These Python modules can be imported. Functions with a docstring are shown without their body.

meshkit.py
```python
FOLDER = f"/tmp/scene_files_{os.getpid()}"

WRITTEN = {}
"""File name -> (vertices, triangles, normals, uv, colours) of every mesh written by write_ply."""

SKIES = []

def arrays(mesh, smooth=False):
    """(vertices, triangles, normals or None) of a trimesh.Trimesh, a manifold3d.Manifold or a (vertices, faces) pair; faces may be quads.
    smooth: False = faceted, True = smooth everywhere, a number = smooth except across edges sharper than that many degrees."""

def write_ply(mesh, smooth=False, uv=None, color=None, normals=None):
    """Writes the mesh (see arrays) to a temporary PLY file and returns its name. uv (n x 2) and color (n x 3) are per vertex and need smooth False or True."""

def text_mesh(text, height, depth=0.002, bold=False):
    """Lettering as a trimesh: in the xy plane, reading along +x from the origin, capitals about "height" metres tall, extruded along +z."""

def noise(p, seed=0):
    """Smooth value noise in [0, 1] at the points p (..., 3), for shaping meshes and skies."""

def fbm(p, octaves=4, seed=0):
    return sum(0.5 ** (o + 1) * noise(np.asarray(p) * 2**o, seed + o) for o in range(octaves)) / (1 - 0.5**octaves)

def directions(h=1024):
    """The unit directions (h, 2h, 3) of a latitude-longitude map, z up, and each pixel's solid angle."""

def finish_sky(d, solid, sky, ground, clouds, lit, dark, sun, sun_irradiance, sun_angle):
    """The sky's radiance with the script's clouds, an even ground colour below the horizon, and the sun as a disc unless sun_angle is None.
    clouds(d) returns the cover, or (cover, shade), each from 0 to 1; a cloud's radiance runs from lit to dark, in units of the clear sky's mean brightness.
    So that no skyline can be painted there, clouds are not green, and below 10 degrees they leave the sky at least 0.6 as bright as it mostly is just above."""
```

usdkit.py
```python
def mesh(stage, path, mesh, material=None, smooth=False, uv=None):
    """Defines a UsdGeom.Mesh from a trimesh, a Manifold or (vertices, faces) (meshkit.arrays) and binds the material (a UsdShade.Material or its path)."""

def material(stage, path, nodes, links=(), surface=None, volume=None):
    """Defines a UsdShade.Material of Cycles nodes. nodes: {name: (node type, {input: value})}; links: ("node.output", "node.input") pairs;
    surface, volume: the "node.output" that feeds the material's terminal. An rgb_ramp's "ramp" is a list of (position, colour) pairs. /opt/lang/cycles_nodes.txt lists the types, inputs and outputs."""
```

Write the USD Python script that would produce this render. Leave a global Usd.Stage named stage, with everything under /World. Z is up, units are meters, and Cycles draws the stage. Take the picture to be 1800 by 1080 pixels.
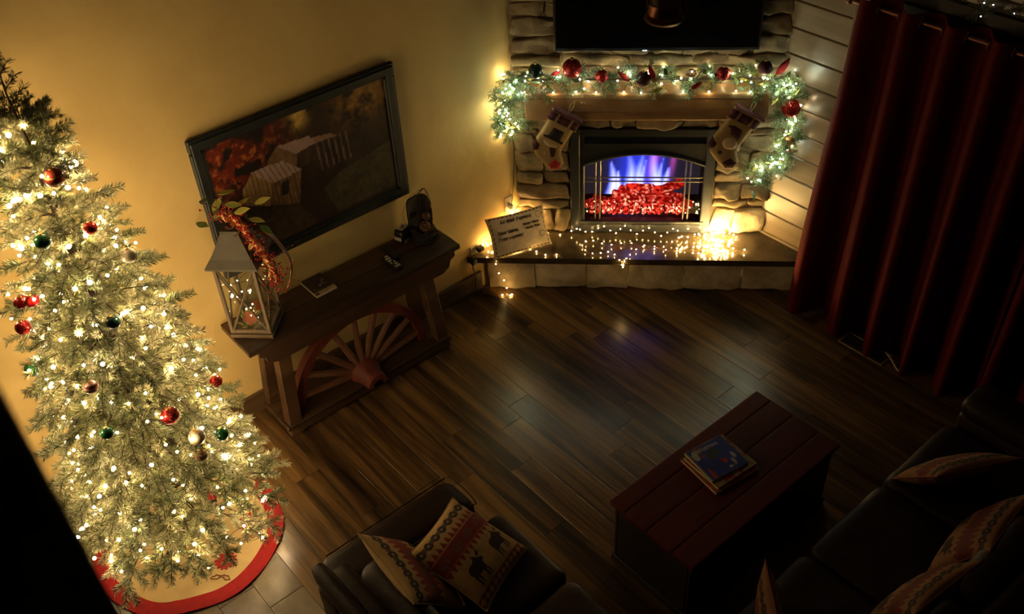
import math
import numpy as np
import trimesh
import usdkit
import meshkit
from pxr import Usd, UsdGeom, UsdLux, UsdShade, Sdf, Gf, Vt
from shapely.geometry import Polygon, Point
from shapely import contains_xy
from shapely.affinity import translate as sh_move, scale as sh_scale, rotate as sh_rot
from scipy.spatial import Delaunay

# ------------------------------------------------------------------ camera, lights' strengths, exposure
stage = Usd.Stage.CreateInMemory()
UsdGeom.SetStageUpAxis(stage, UsdGeom.Tokens.z)
UsdGeom.SetStageMetersPerUnit(stage, 1.0)
UsdGeom.Xform.Define(stage, '/World')
CAM = np.array([4.302, 0.0, 4.2])
YAW, PITCH, ROLL = np.radians([51.8648, 39.6439, -3.4512])
fw = np.array([-np.sin(YAW) * np.cos(PITCH), np.cos(YAW) * np.cos(PITCH), -np.sin(PITCH)])
rt = np.array([np.cos(YAW), np.sin(YAW), 0.0])
up = np.cross(rt, fw)
r2 = np.cos(ROLL) * rt + np.sin(ROLL) * up
u2 = -np.sin(ROLL) * rt + np.cos(ROLL) * up
cam = UsdGeom.Camera.Define(stage, '/World/Camera')
m4 = np.eye(4)
m4[0, :3], m4[1, :3], m4[2, :3], m4[3, :3] = r2, u2, -fw, CAM
cam.AddTransformOp().Set(Gf.Matrix4d(m4.tolist()))
cam.CreateHorizontalApertureAttr(36.0)
cam.CreateFocalLengthAttr(1719.4 / 1800 * 36.0)
cam.CreateFStopAttr(2.2)
cam.CreateFocusDistanceAttr(4.7)
cam.CreateExposureAttr(0.0)
TREE_L, GARLAND_L, FAIRY_L, HEAP_L, FLAME_L, EMBER_L = 185.0, 140.0, 120.0, 340.0, 1.5, 1.7
# the faint skylight that reaches the room at night
dome = UsdLux.DomeLight.Define(stage, '/World/night_sky')
dome.CreateIntensityAttr(0.0012)
dome.CreateColorAttr(Gf.Vec3f(0.6, 0.75, 1.0))

# ------------------------------------------------------------------ helpers
RNG = np.random.default_rng(7)
S = math.sqrt(0.5)
Y0, YR = 3.4818, 4.647          # left end of the stone face, plank wall
used = {}


def numbered(parent, name):
    k = used.get((parent, name), 0)
    used[(parent, name)] = k + 1
    return f'{parent}/{name}' if k == 0 else f'{parent}/{name}_{k:03d}'


def F(u, d, z):
    """A point in front of the stone face: u along it, d out into the room, z up."""
    return np.array([u * S + d * S, Y0 + u * S - d * S, z])


class Node:
    def __init__(self, path, M):
        self.path, self.M, self.inv = path, M, np.linalg.inv(M)
        self.prim = stage.GetPrimAtPath(path)

    def part(self, name, mesh, mat, smooth=30, label=None, stuff=False, col=None, local=False):
        v, f = vf(mesh)
        if not local:
            v = v @ self.inv[:3, :3].T + self.inv[:3, 3]
        return put(self.path, name, (v, f), mat, smooth, label, stuff, col, self.M)


def vf(mesh):
    if isinstance(mesh, MB):
        return mesh.get()
    if isinstance(mesh, (tuple, list)):
        v, f = np.asarray(mesh[0], float), np.asarray(mesh[1], int)
        if f.shape[1] == 4:
            f = np.vstack([f[:, [0, 1, 2]], f[:, [0, 2, 3]]])
        return v, f
    if hasattr(mesh, 'to_mesh'):
        m = mesh.to_mesh()
        return np.array(m.vert_properties[:, :3]), np.array(m.tri_verts)
    return np.array(mesh.vertices), np.array(mesh.faces)


def put(parent, name, mesh, mat, smooth=30, label=None, stuff=False, col=None, M=np.eye(4)):
    path = numbered(parent, name)
    v, f = vf(mesh)
    if col is not None:
        smooth = True
    p = usdkit.mesh(stage, path, trimesh.Trimesh(v, f, process=False) if smooth not in (True,) else (v, f), mat, smooth)
    if col is not None:
        UsdGeom.PrimvarsAPI(p).CreatePrimvar('Col', Sdf.ValueTypeNames.Color3fArray, 'vertex').Set(Vt.Vec3fArray.FromNumpy(np.asarray(col, np.float32)))
    n = Node(path, M)
    if label:
        n.prim.SetCustomDataByKey('label', label)
    if stuff:
        n.prim.SetCustomDataByKey('kind', 'stuff')
    return n


def tag(n, label=None, cat=None, group=None, kind=None):
    for k, x in (('label', label), ('category', cat), ('group', group), ('kind', kind)):
        if x:
            n.prim.SetCustomDataByKey(k, x)
    return n


def thing(name, label, cat, loc=(0, 0, 0), rotz=0.0, group=None, kind=None):
    path = numbered('/World', name)
    x = UsdGeom.Xform.Define(stage, path)
    x.AddTranslateOp().Set(Gf.Vec3d(*map(float, loc)))
    if rotz:
        x.AddRotateZOp().Set(float(rotz))
    a = math.radians(rotz)
    M = np.eye(4)
    M[:2, :2] = [[math.cos(a), -math.sin(a)], [math.sin(a), math.cos(a)]]
    M[:3, 3] = loc
    return tag(Node(path, M), label, cat, group, kind)


class MB:
    def __init__(self):
        self.v, self.f, self.n = [], [], 0

    def add(self, mesh):
        v, f = vf(mesh)
        self.v.append(v)
        self.f.append(f + self.n)
        self.n += len(v)
        return self

    def get(self):
        return np.vstack(self.v), np.vstack(self.f)


def basis(x, y=None, z=None, o=(0, 0, 0)):
    M = np.eye(4)
    M[:3, 0], M[:3, 1], M[:3, 2], M[:3, 3] = x, y, z, o
    return M


def tr(mesh, M):
    v, f = vf(mesh)
    if np.linalg.det(M[:3, :3]) < 0:
        f = f[:, ::-1]
    return v @ M[:3, :3].T + M[:3, 3], f


def mv(mesh, o):
    v, f = vf(mesh)
    return v + np.asarray(o, float), f


def euler(rx=0, ry=0, rz=0, o=(0, 0, 0)):
    M = trimesh.transformations.euler_matrix(rx, ry, rz)
    M[:3, 3] = o
    return M


def chamfer(size, c=0.004):
    """A box with chamfered edges, centred."""
    h = np.asarray(size, float) / 2
    c = min(c, h.min() * 0.9)
    p = []
    for sx in (-1, 1):
        for sy in (-1, 1):
            for sz in (-1, 1):
                s = np.array([sx, sy, sz])
                for k in range(3):
                    q = h - c
                    q[k] = h[k]
                    p.append(s * q)
    m = trimesh.convex.convex_hull(np.array(p))
    return np.array(m.vertices), np.array(m.faces)


def boxmm(lo, hi, c=0.004):
    lo, hi = np.asarray(lo, float), np.asarray(hi, float)
    return mv(chamfer(hi - lo, c), (lo + hi) / 2)


def rbox(size, r, n=6):
    """A rounded box, centred: n quads per side, pulled onto the rounded surface."""
    h = np.asarray(size, float) / 2
    r = min(r, h.min())
    t = np.linspace(-1, 1, n + 1)
    V, Fc, k = [], [], 0
    for ax in range(3):
        for s in (-1, 1):
            a, b = np.meshgrid(t, t, indexing='ij')
            p = np.zeros((n + 1, n + 1, 3))
            p[..., ax] = s
            p[..., (ax + 1) % 3], p[..., (ax + 2) % 3] = a, b
            i, j = np.meshgrid(np.arange(n), np.arange(n), indexing='ij')
            q = np.stack([i * (n + 1) + j, (i + 1) * (n + 1) + j, (i + 1) * (n + 1) + j + 1, i * (n + 1) + j + 1], -1).reshape(-1, 4)
            if s < 0:
                q = q[:, ::-1]
            V.append(p.reshape(-1, 3))
            Fc.append(q + k)
            k += (n + 1) ** 2
    V, Fc = np.vstack(V), np.vstack(Fc)
    # put grid lines where the rounding starts
    P = V * h
    inner = np.clip(P, -(h - r), h - r)
    d = P - inner
    L = np.linalg.norm(d, axis=1, keepdims=True)
    P = np.where(L > 1e-9, inner + d / np.maximum(L, 1e-9) * r, P)
    m = trimesh.Trimesh(P, np.vstack([Fc[:, [0, 1, 2]], Fc[:, [0, 2, 3]]]), process=True)
    return np.array(m.vertices), np.array(m.faces)


def tube(pts, r, n=6, caps=True):
    p = np.asarray(pts, float)
    t = np.gradient(p, axis=0)
    t /= np.linalg.norm(t, axis=1, keepdims=True) + 1e-12
    a = np.cross(t[0], [0, 0, 1.0] if abs(t[0][2]) < 0.9 else [1.0, 0, 0])
    A = []
    for k in range(len(p)):
        a = a - t[k] * (a @ t[k])
        a /= np.linalg.norm(a) + 1e-12
        A.append(a)
    A = np.array(A)
    B = np.cross(t, A)
    ang = np.arange(n) * 2 * np.pi / n
    rr = np.broadcast_to(r, (len(p),))[:, None, None]
    v = (p[:, None] + rr * (np.cos(ang)[None, :, None] * A[:, None] + np.sin(ang)[None, :, None] * B[:, None])).reshape(-1, 3)
    i, j = np.meshgrid(np.arange(len(p) - 1), np.arange(n), indexing='ij')
    q = np.stack([i * n + j, i * n + (j + 1) % n, (i + 1) * n + (j + 1) % n, (i + 1) * n + j], -1).reshape(-1, 4)
    f = np.vstack([q[:, [0, 1, 2]], q[:, [0, 2, 3]]])
    if caps:
        e = len(p) * n - n
        f = np.vstack([f, [[0, k + 1, k] for k in range(1, n - 1)], [[e, e + k, e + k + 1] for k in range(1, n - 1)]])
    return v, f


def lathe(prof, n=20):
    """Revolve (r, z) pairs about z."""
    prof = np.asarray(prof, float)
    a = np.arange(n) * 2 * np.pi / n
    v = np.stack([prof[:, None, 0] * np.cos(a), prof[:, None, 0] * np.sin(a), np.repeat(prof[:, None, 1], n, 1)], -1).reshape(-1, 3)
    i, j = np.meshgrid(np.arange(len(prof) - 1), np.arange(n), indexing='ij')
    q = np.stack([i * n + j, i * n + (j + 1) % n, (i + 1) * n + (j + 1) % n, (i + 1) * n + j], -1).reshape(-1, 4)
    return v, np.vstack([q[:, [0, 1, 2]], q[:, [0, 2, 3]]])


def extr(poly, depth):
    m = [trimesh.creation.extrude_polygon(g, depth, engine='earcut') for g in getattr(poly, 'geoms', [poly])]
    m = trimesh.util.concatenate(m)
    return np.array(m.vertices), np.array(m.faces)


def ball(r, o=(0, 0, 0), k=2):
    m = trimesh.creation.icosphere(k, r)
    return np.array(m.vertices) + np.asarray(o, float), np.array(m.faces)


def grid(nx, ny, fn):
    """An open sheet: fn(s, t) -> points, s and t in 0..1."""
    s, t = np.meshgrid(np.linspace(0, 1, nx + 1), np.linspace(0, 1, ny + 1), indexing='ij')
    v = fn(s, t).reshape(-1, 3)
    i, j = np.meshgrid(np.arange(nx), np.arange(ny), indexing='ij')
    q = np.stack([i * (ny + 1) + j, (i + 1) * (ny + 1) + j, (i + 1) * (ny + 1) + j + 1, i * (ny + 1) + j + 1], -1).reshape(-1, 4)
    return v, np.vstack([q[:, [0, 1, 2]], q[:, [0, 2, 3]]]), s.ravel(), t.ravel()


def puffy(poly, thick, step, seed=0):
    """A padded flat shape: the outline filled with points whose height follows the distance to the edge."""
    b = np.array(poly.exterior.segmentize(step).coords)[:-1]
    x0, y0, x1, y1 = poly.bounds
    X, Y = np.meshgrid(np.arange(x0, x1, step), np.arange(y0, y1, step))
    g = np.c_[X.ravel(), Y.ravel()]
    inn = poly.buffer(-step * 0.5)
    g = g[contains_xy(inn, g[:, 0], g[:, 1])]
    p = np.vstack([b, g])
    d = np.array([poly.exterior.distance(Point(q)) for q in p])
    h = thick / 2 * np.sqrt(np.clip(1 - (1 - np.clip(d / (thick * 1.2), 0, 1)) ** 2, 0, 1))
    t = Delaunay(p).simplices
    c = p[t].mean(1)
    t = t[contains_xy(poly, c[:, 0], c[:, 1])]
    a = p[t]
    cr = (a[:, 1, 0] - a[:, 0, 0]) * (a[:, 2, 1] - a[:, 0, 1]) - (a[:, 1, 1] - a[:, 0, 1]) * (a[:, 2, 0] - a[:, 0, 0])
    t[cr < 0] = t[cr < 0][:, ::-1]
    n = len(p)
    v = np.vstack([np.c_[p, h], np.c_[p, -h]])
    f = np.vstack([t, t[:, ::-1] + n])
    return v, f


def cushion(w, h, thick, n=28, seed=0):
    """A throw pillow: two bulging sheets meeting at the seam; local x right, y up, z front. Returns v, f, s, t, front mask."""
    def sheet(sign):
        def fn(s, t):
            a, b = 2 * s - 1, 2 * t - 1
            e = (1 - np.abs(a) ** 2.6) * (1 - np.abs(b) ** 2.6)
            z = sign * thick / 2 * np.clip(e, 0, 1) ** 0.55
            pin = 1 - 0.07 * (1 - np.abs(b) ** 2) * np.abs(a) ** 4
            pin2 = 1 - 0.07 * (1 - np.abs(a) ** 2) * np.abs(b) ** 4
            P = np.stack([a * w / 2 * pin, b * h / 2 * pin2, z], -1)
            P[..., 2] += 0.012 * (meshkit.fbm(P * 9 + seed * 7, 3, seed) - 0.5) * np.clip(e, 0, 1) * sign
            return P
        return grid(n, n, fn)
    v1, f1, s1, t1 = sheet(1)
    v2, f2, s2, t2 = sheet(-1)
    return (np.vstack([v1, v2]), np.vstack([f1, f2[:, ::-1] + len(v1)]), np.r_[s1, 1 - s2], np.r_[t1, t2],
            np.r_[np.ones(len(v1), bool), np.zeros(len(v2), bool)])


# ------------------------------------------------------------------ materials
L_ = '/World/Looks/'
MAT = {}


def principled(name, color, rough=0.5, metallic=0.0, vary=0.25, scale=12.0, bump=0.0, bump_scale=80.0, stretch=(1, 1, 1), color2=None, **kw):
    """Colour broken up by noise, optional fine relief."""
    c1 = np.asarray(color, float)
    c2 = np.asarray(color2, float) if color2 is not None else c1 * (1 - vary)
    nodes = {'g': ('geometry', {}), 'mp': ('mapping', {'scale': stretch}),
             'n': ('noise_texture', {'scale': scale, 'detail': 5.0, 'roughness': 0.6}),
             'r': ('rgb_ramp', {'ramp': [(0.3, tuple(c2)), (0.7, tuple(c1))]}),
             'p': ('principled_bsdf', {'roughness': rough, 'metallic': metallic, **kw})}
    links = [('g.position', 'mp.vector'), ('mp.vector', 'n.vector'), ('n.fac', 'r.fac'), ('r.color', 'p.base_color')]
    if bump:
        nodes['n2'] = ('noise_texture', {'scale': bump_scale, 'detail': 3.0})
        nodes['b'] = ('bump', {'strength': 1.0, 'distance': bump})
        links += [('mp.vector', 'n2.vector'), ('n2.fac', 'b.height'), ('b.normal', 'p.normal')]
    MAT[name] = usdkit.material(stage, L_ + name, nodes, links, 'p.BSDF')
    return MAT[name]


def wood(name, dark, mid, light, axis, rough=0.45, grain=18.0, bump=0.0015, vary=0.5, spec=0.5, stretch=0.07, lo=0.28, hi=0.8):
    st = [1.0, 1.0, 1.0]
    st[axis] = stretch
    nodes = {'g': ('geometry', {}), 'oi': ('object_info', {}),
             'sh': ('vector_math', {'math_type': 'multiply_add', 'vector2': (1, 1, 1)}),
             'rv': ('combine_xyz', {}), 'rm': ('math', {'math_type': 'multiply', 'value2': 37.0}),
             'mp': ('mapping', {'scale': tuple(st)}),
             'n': ('noise_texture', {'scale': grain, 'detail': 6.0, 'roughness': 0.62, 'distortion': 0.6}),
             'n3': ('noise_texture', {'scale': grain * 0.18, 'detail': 3.0, 'distortion': 0.8}),
             'mx': ('math', {'math_type': 'multiply_add', 'value2': 0.55, 'value3': 0.0}),
             'ad': ('math', {'math_type': 'multiply_add', 'value2': 0.55}),
             'tn': ('math', {'math_type': 'multiply_add', 'value2': vary * 0.5, 'value3': -vary * 0.25}),
             'sm': ('math', {'math_type': 'add'}),
             'r': ('rgb_ramp', {'ramp': [(lo, dark), (0.52, mid), (hi, light)]}),
             'b': ('bump', {'strength': 1.0, 'distance': bump}),
             'p': ('principled_bsdf', {'roughness': rough, 'specular_ior_level': spec})}
    links = [('oi.random', 'rm.value1'), ('rm.value', 'rv.x'), ('rm.value', 'rv.y'), ('rm.value', 'rv.z'), ('g.position', 'sh.vector1'), ('rv.vector', 'sh.vector3'),
             ('sh.vector', 'mp.vector'), ('mp.vector', 'n.vector'), ('mp.vector', 'n3.vector'),
             ('n.fac', 'mx.value1'), ('n3.fac', 'ad.value1'), ('mx.value', 'ad.value3'), ('oi.random', 'tn.value1'), ('ad.value', 'sm.value1'), ('tn.value', 'sm.value2'),
             ('sm.value', 'r.fac'), ('r.color', 'p.base_color'), ('n.fac', 'b.height'), ('b.normal', 'p.normal')]
    MAT[name] = usdkit.material(stage, L_ + name, nodes, links, 'p.BSDF')
    return MAT[name]


def printed(name, rough=0.6, weave=0.0, **kw):
    nodes = {'a': ('attribute', {'attribute': 'Col'}), 'g': ('geometry', {}), 'n': ('noise_texture', {'scale': 60.0, 'detail': 2.0}),
             'm': ('map_range', {'from_min': 0.2, 'from_max': 0.8, 'to_min': 0.88, 'to_max': 1.06}),
             'v': ('vector_math', {'math_type': 'scale'}), 'p': ('principled_bsdf', {'roughness': rough, **kw})}
    links = [('g.position', 'n.vector'), ('n.fac', 'm.value'), ('a.color', 'v.vector1'), ('m.result', 'v.scale'), ('v.vector', 'p.base_color')]
    if weave:
        nodes['w'] = ('noise_texture', {'scale': 420.0, 'detail': 1.0})
        nodes['b'] = ('bump', {'strength': 1.0, 'distance': weave})
        links += [('g.position', 'w.vector'), ('w.fac', 'b.height'), ('b.normal', 'p.normal')]
    MAT[name] = usdkit.material(stage, L_ + name, nodes, links, 'p.BSDF')


def glow(name, color, strength):
    MAT[name] = usdkit.material(stage, L_ + name, {'e': ('emission', {'color': color, 'strength': strength})}, [], 'e.emission')


def glow_col(name, strength):
    MAT[name] = usdkit.material(stage, L_ + name, {'a': ('attribute', {'attribute': 'Col'}), 'e': ('emission', {'strength': strength})}, [('a.color', 'e.color')], 'e.emission')


wood('floor_wood', (0.008, 0.0045, 0.0025), (0.065, 0.034, 0.013), (0.21, 0.115, 0.04), 0, rough=0.27, grain=24, bump=0.0010, vary=0.22, spec=0.7, stretch=0.06, lo=0.38, hi=0.70)
wood('table_wood', (0.012, 0.0055, 0.0025), (0.05, 0.023, 0.010), (0.12, 0.06, 0.026), 1, rough=0.5, grain=24, bump=0.002)
wood('base_wood', (0.04, 0.022, 0.009), (0.12, 0.066, 0.027), (0.2, 0.12, 0.05), 1, rough=0.55, grain=14)
wood('plank_wood', (0.07, 0.046, 0.026), (0.2, 0.14, 0.085), (0.33, 0.25, 0.16), 0, rough=0.32, grain=8, bump=0.0008, vary=0.35)
wood('mantel_wood', (0.07, 0.034, 0.013), (0.22, 0.112, 0.042), (0.34, 0.18, 0.07), 0, rough=0.5, grain=13, bump=0.002)
wood('chest_wood', (0.025, 0.0035, 0.002), (0.075, 0.0105, 0.0055), (0.13, 0.021, 0.010), 1, rough=0.55, grain=14, vary=0.25, spec=0.2)
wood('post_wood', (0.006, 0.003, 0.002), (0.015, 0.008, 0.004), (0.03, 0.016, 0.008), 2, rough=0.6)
wood('wheel_wood', (0.035, 0.006, 0.004), (0.12, 0.022, 0.013), (0.2, 0.045, 0.025), 2, rough=0.5, grain=20, vary=0.15)
wood('spoke_wood', (0.07, 0.025, 0.013), (0.15, 0.06, 0.032), (0.22, 0.1, 0.055), 2, rough=0.55, grain=20, vary=0.2)
wood('lantern_wood', (0.05, 0.032, 0.017), (0.125, 0.082, 0.046), (0.21, 0.145, 0.085), 2, rough=0.55, grain=22, vary=0.2)
principled('plaster', (0.72, 0.52, 0.21), 0.85, color2=(0.62, 0.43, 0.165), scale=2.2, bump=0.003, bump_scale=9)
principled('ceiling_paint', (0.3, 0.22, 0.12), 0.9)
principled('stone', (0.36, 0.27, 0.15), 0.8, color2=(0.11, 0.078, 0.038), scale=7, bump=0.008, bump_scale=22)
principled('stone_pale', (0.74, 0.60, 0.41), 0.8, color2=(0.34, 0.25, 0.14), scale=6, bump=0.008, bump_scale=20)
principled('stone_dark', (0.23, 0.155, 0.075), 0.8, color2=(0.09, 0.058, 0.03), scale=8, bump=0.009, bump_scale=20)
principled('mortar', (0.25, 0.19, 0.11), 0.9, bump=0.004)
principled('slate', (0.085, 0.062, 0.034), 0.16, color2=(0.04, 0.028, 0.016), scale=9, bump=0.0012, bump_scale=16)
principled('tile_stone', (0.21, 0.15, 0.085), 0.35, color2=(0.085, 0.058, 0.032), scale=6, bump=0.002, bump_scale=14)
principled('black_metal', (0.011, 0.0125, 0.015), 0.45, vary=0.2, metallic=0.0)
principled('grey_metal', (0.040, 0.044, 0.050), 0.38, vary=0.15)
principled('bar_metal', (0.30, 0.28, 0.25), 0.35, vary=0.1, metallic=0.6)
principled('firebox_black', (0.008, 0.008, 0.008), 0.7)
principled('tv_black', (0.004, 0.004, 0.005), 0.12, vary=0.1)
principled('tv_frame', (0.012, 0.012, 0.013), 0.35)
principled('frame_black', (0.010, 0.012, 0.013), 0.5, color2=(0.022, 0.026, 0.026), scale=20, stretch=(1, 1, 1), bump=0.001)
principled('red_velvet', (0.085, 0.0024, 0.003), 0.9, color2=(0.055, 0.0015, 0.002), scale=30, bump=0.0008, bump_scale=200, specular_ior_level=0.15)
principled('rod_metal', (0.22, 0.09, 0.06), 0.4, metallic=0.7)
principled('leather', (0.022, 0.0095, 0.006), 0.5, color2=(0.011, 0.0048, 0.0032), scale=14, bump=0.0012, bump_scale=120, specular_ior_level=0.18)
principled('leather_worn', (0.05, 0.026, 0.013), 0.5, color2=(0.026, 0.013, 0.007), scale=10, bump=0.001, bump_scale=120, specular_ior_level=0.22)
principled('felt_red', (0.33, 0.007, 0.007), 0.95, color2=(0.24, 0.005, 0.006), scale=25, bump=0.0015, bump_scale=240)
principled('felt_cream', (0.52, 0.37, 0.17), 0.95, color2=(0.42, 0.29, 0.12), scale=6, bump=0.002, bump_scale=12)
principled('felt_green', (0.02, 0.06, 0.02), 0.95)
principled('stitch_brown', (0.16, 0.03, 0.015), 0.9)
principled('twig', (0.05, 0.03, 0.016), 0.8)
principled('bark', (0.03, 0.018, 0.010), 0.8)
principled('wire_green', (0.012, 0.03, 0.012), 0.6)
principled('wire_copper', (0.55, 0.28, 0.10), 0.3, metallic=0.9)
principled('wire_black', (0.006, 0.006, 0.006), 0.5)
principled('plastic_black', (0.008, 0.008, 0.009), 0.4)
principled('plastic_white', (0.62, 0.56, 0.44), 0.5)
principled('gold_cap', (0.7, 0.45, 0.14), 0.3, metallic=1.0)
principled('ball_red', (0.36, 0.010, 0.012), 0.22, coat_weight=0.4)
principled('ball_green', (0.008, 0.075, 0.022), 0.25, coat_weight=0.4)
principled('ball_white', (0.62, 0.52, 0.38), 0.35)
principled('ball_gold', (0.30, 0.14, 0.05), 0.35, metallic=0.5)
principled('ball_teal', (0.006, 0.03, 0.022), 0.25, coat_weight=0.4)
principled('berry_red', (0.40, 0.012, 0.010), 0.25)
principled('leaf_yellow', (0.42, 0.36, 0.08), 0.5, color2=(0.24, 0.26, 0.05), scale=30)
principled('leaf_green', (0.09, 0.15, 0.035), 0.5, color2=(0.05, 0.09, 0.02), scale=30)
principled('leaf_orange', (0.45, 0.10, 0.025), 0.55, color2=(0.3, 0.05, 0.02), scale=30)
principled('ribbon_red', (0.11, 0.008, 0.007), 0.5, color2=(0.07, 0.005, 0.005), scale=30)
principled('pine_cone', (0.30, 0.14, 0.05), 0.7, color2=(0.14, 0.06, 0.022), scale=40)
principled('zinc', (0.055, 0.042, 0.024), 0.55, metallic=0.1, color2=(0.036, 0.027, 0.015), scale=14)
principled('book_red', (0.45, 0.07, 0.02), 0.45)
principled('paper', (0.6, 0.5, 0.33), 0.8)
principled('ink', (0.035, 0.012, 0.008), 0.8)
principled('white_ink', (0.55, 0.50, 0.42), 0.6)
principled('vent_metal', (0.30, 0.20, 0.09), 0.45)
principled('copper', (0.16, 0.055, 0.025), 0.35, metallic=0.85)
principled('fabric_cream', (0.40, 0.27, 0.115), 0.95, color2=(0.32, 0.21, 0.085), scale=12, bump=0.001, bump_scale=300)
principled('fabric_hat', (0.015, 0.010, 0.013), 0.9)
principled('fabric_maroon', (0.055, 0.006, 0.009), 0.9)
principled('fabric_beard', (0.62, 0.46, 0.27), 0.95, bump=0.002, bump_scale=120)
principled('fabric_mitten', (0.38, 0.02, 0.018), 0.9)
printed('needle_leaf', 0.45)
printed('print_cloth', 0.92, weave=0.0006)
printed('print_gloss', 0.35)
printed('print_canvas', 0.55)
# glitter: tiny facets that each face their own way
MAT['glitter_red'] = usdkit.material(stage, L_ + 'glitter_red', {
    'g': ('geometry', {}), 'v': ('voronoi_texture', {'scale': 260.0}), 'r': ('rgb_ramp', {'ramp': [(0.0, (0.10, 0.0, 0.003)), (0.6, (0.42, 0.01, 0.012)), (1.0, (0.8, 0.10, 0.08))]}),
    's': ('separate_color', {}), 'b': ('bump', {'strength': 1.0, 'distance': 0.004}), 'p': ('principled_bsdf', {'roughness': 0.28, 'metallic': 0.6})},
    [('g.position', 'v.vector'), ('v.color', 's.color'), ('s.r', 'r.fac'), ('r.color', 'p.base_color'), ('s.g', 'b.height'), ('b.normal', 'p.normal')], 'p.BSDF')
MAT['glitter_spray'] = usdkit.material(stage, L_ + 'glitter_spray', {
    'g': ('geometry', {}), 'v': ('voronoi_texture', {'scale': 150.0}), 'r': ('rgb_ramp', {'ramp': [(0.0, (0.30, 0.01, 0.008)), (0.5, (0.40, 0.03, 0.01)), (0.62, (0.55, 0.25, 0.05)), (1.0, (0.75, 0.5, 0.15))]}),
    's': ('separate_color', {}), 'b': ('bump', {'strength': 1.0, 'distance': 0.004}), 'p': ('principled_bsdf', {'roughness': 0.35, 'metallic': 0.3})},
    [('g.position', 'v.vector'), ('v.color', 's.color'), ('s.r', 'r.fac'), ('r.color', 'p.base_color'), ('s.g', 'b.height'), ('b.normal', 'p.normal')], 'p.BSDF')
MAT['gold_glitter'] = usdkit.material(stage, L_ + 'gold_glitter', {
    'g': ('geometry', {}), 'v': ('voronoi_texture', {'scale': 320.0}), 'r': ('rgb_ramp', {'ramp': [(0.0, (0.32, 0.10, 0.02)), (0.6, (0.55, 0.26, 0.05)), (1.0, (0.85, 0.6, 0.2))]}),
    's': ('separate_color', {}), 'b': ('bump', {'strength': 1.0, 'distance': 0.003}), 'p': ('principled_bsdf', {'roughness': 0.35, 'metallic': 0.3})},
    [('g.position', 'v.vector'), ('v.color', 's.color'), ('s.r', 'r.fac'), ('r.color', 'p.base_color'), ('s.g', 'b.height'), ('b.normal', 'p.normal')], 'p.BSDF')
MAT['pane'] = usdkit.material(stage, L_ + 'pane', {
    't': ('transparent_bsdf', {'color': (0.96, 0.96, 0.94)}), 'gl': ('glossy_bsdf', {'roughness': 0.03}), 'm': ('mix_closure', {'fac': 0.045})},
    [('t.BSDF', 'm.closure1'), ('gl.BSDF', 'm.closure2')], 'm.closure')
WARM, COOL, AMBER = (1.0, 0.69, 0.31), (0.80, 1.0, 0.78), (1.0, 0.62, 0.19)
glow('tree_bulb', WARM, TREE_L)
glow('tree_bulb_pale', (1.0, 0.80, 0.52), TREE_L)
glow('garland_bulb', COOL, GARLAND_L)
glow('garland_bulb_warm', (1.0, 0.82, 0.42), GARLAND_L)
glow('fairy_bulb', AMBER, FAIRY_L)
glow('heap_bulb', (1.0, 0.66, 0.22), HEAP_L)
glow('lantern_bulb', (1.0, 0.78, 0.42), 30.0)
glow('dim_bulb', (0.85, 0.95, 1.0), 5.0)
glow('led_dot', (0.5, 0.7, 1.0), 6.0)
glow_col('flame_screen', FLAME_L)
glow_col('ember_glow', EMBER_L)

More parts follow.
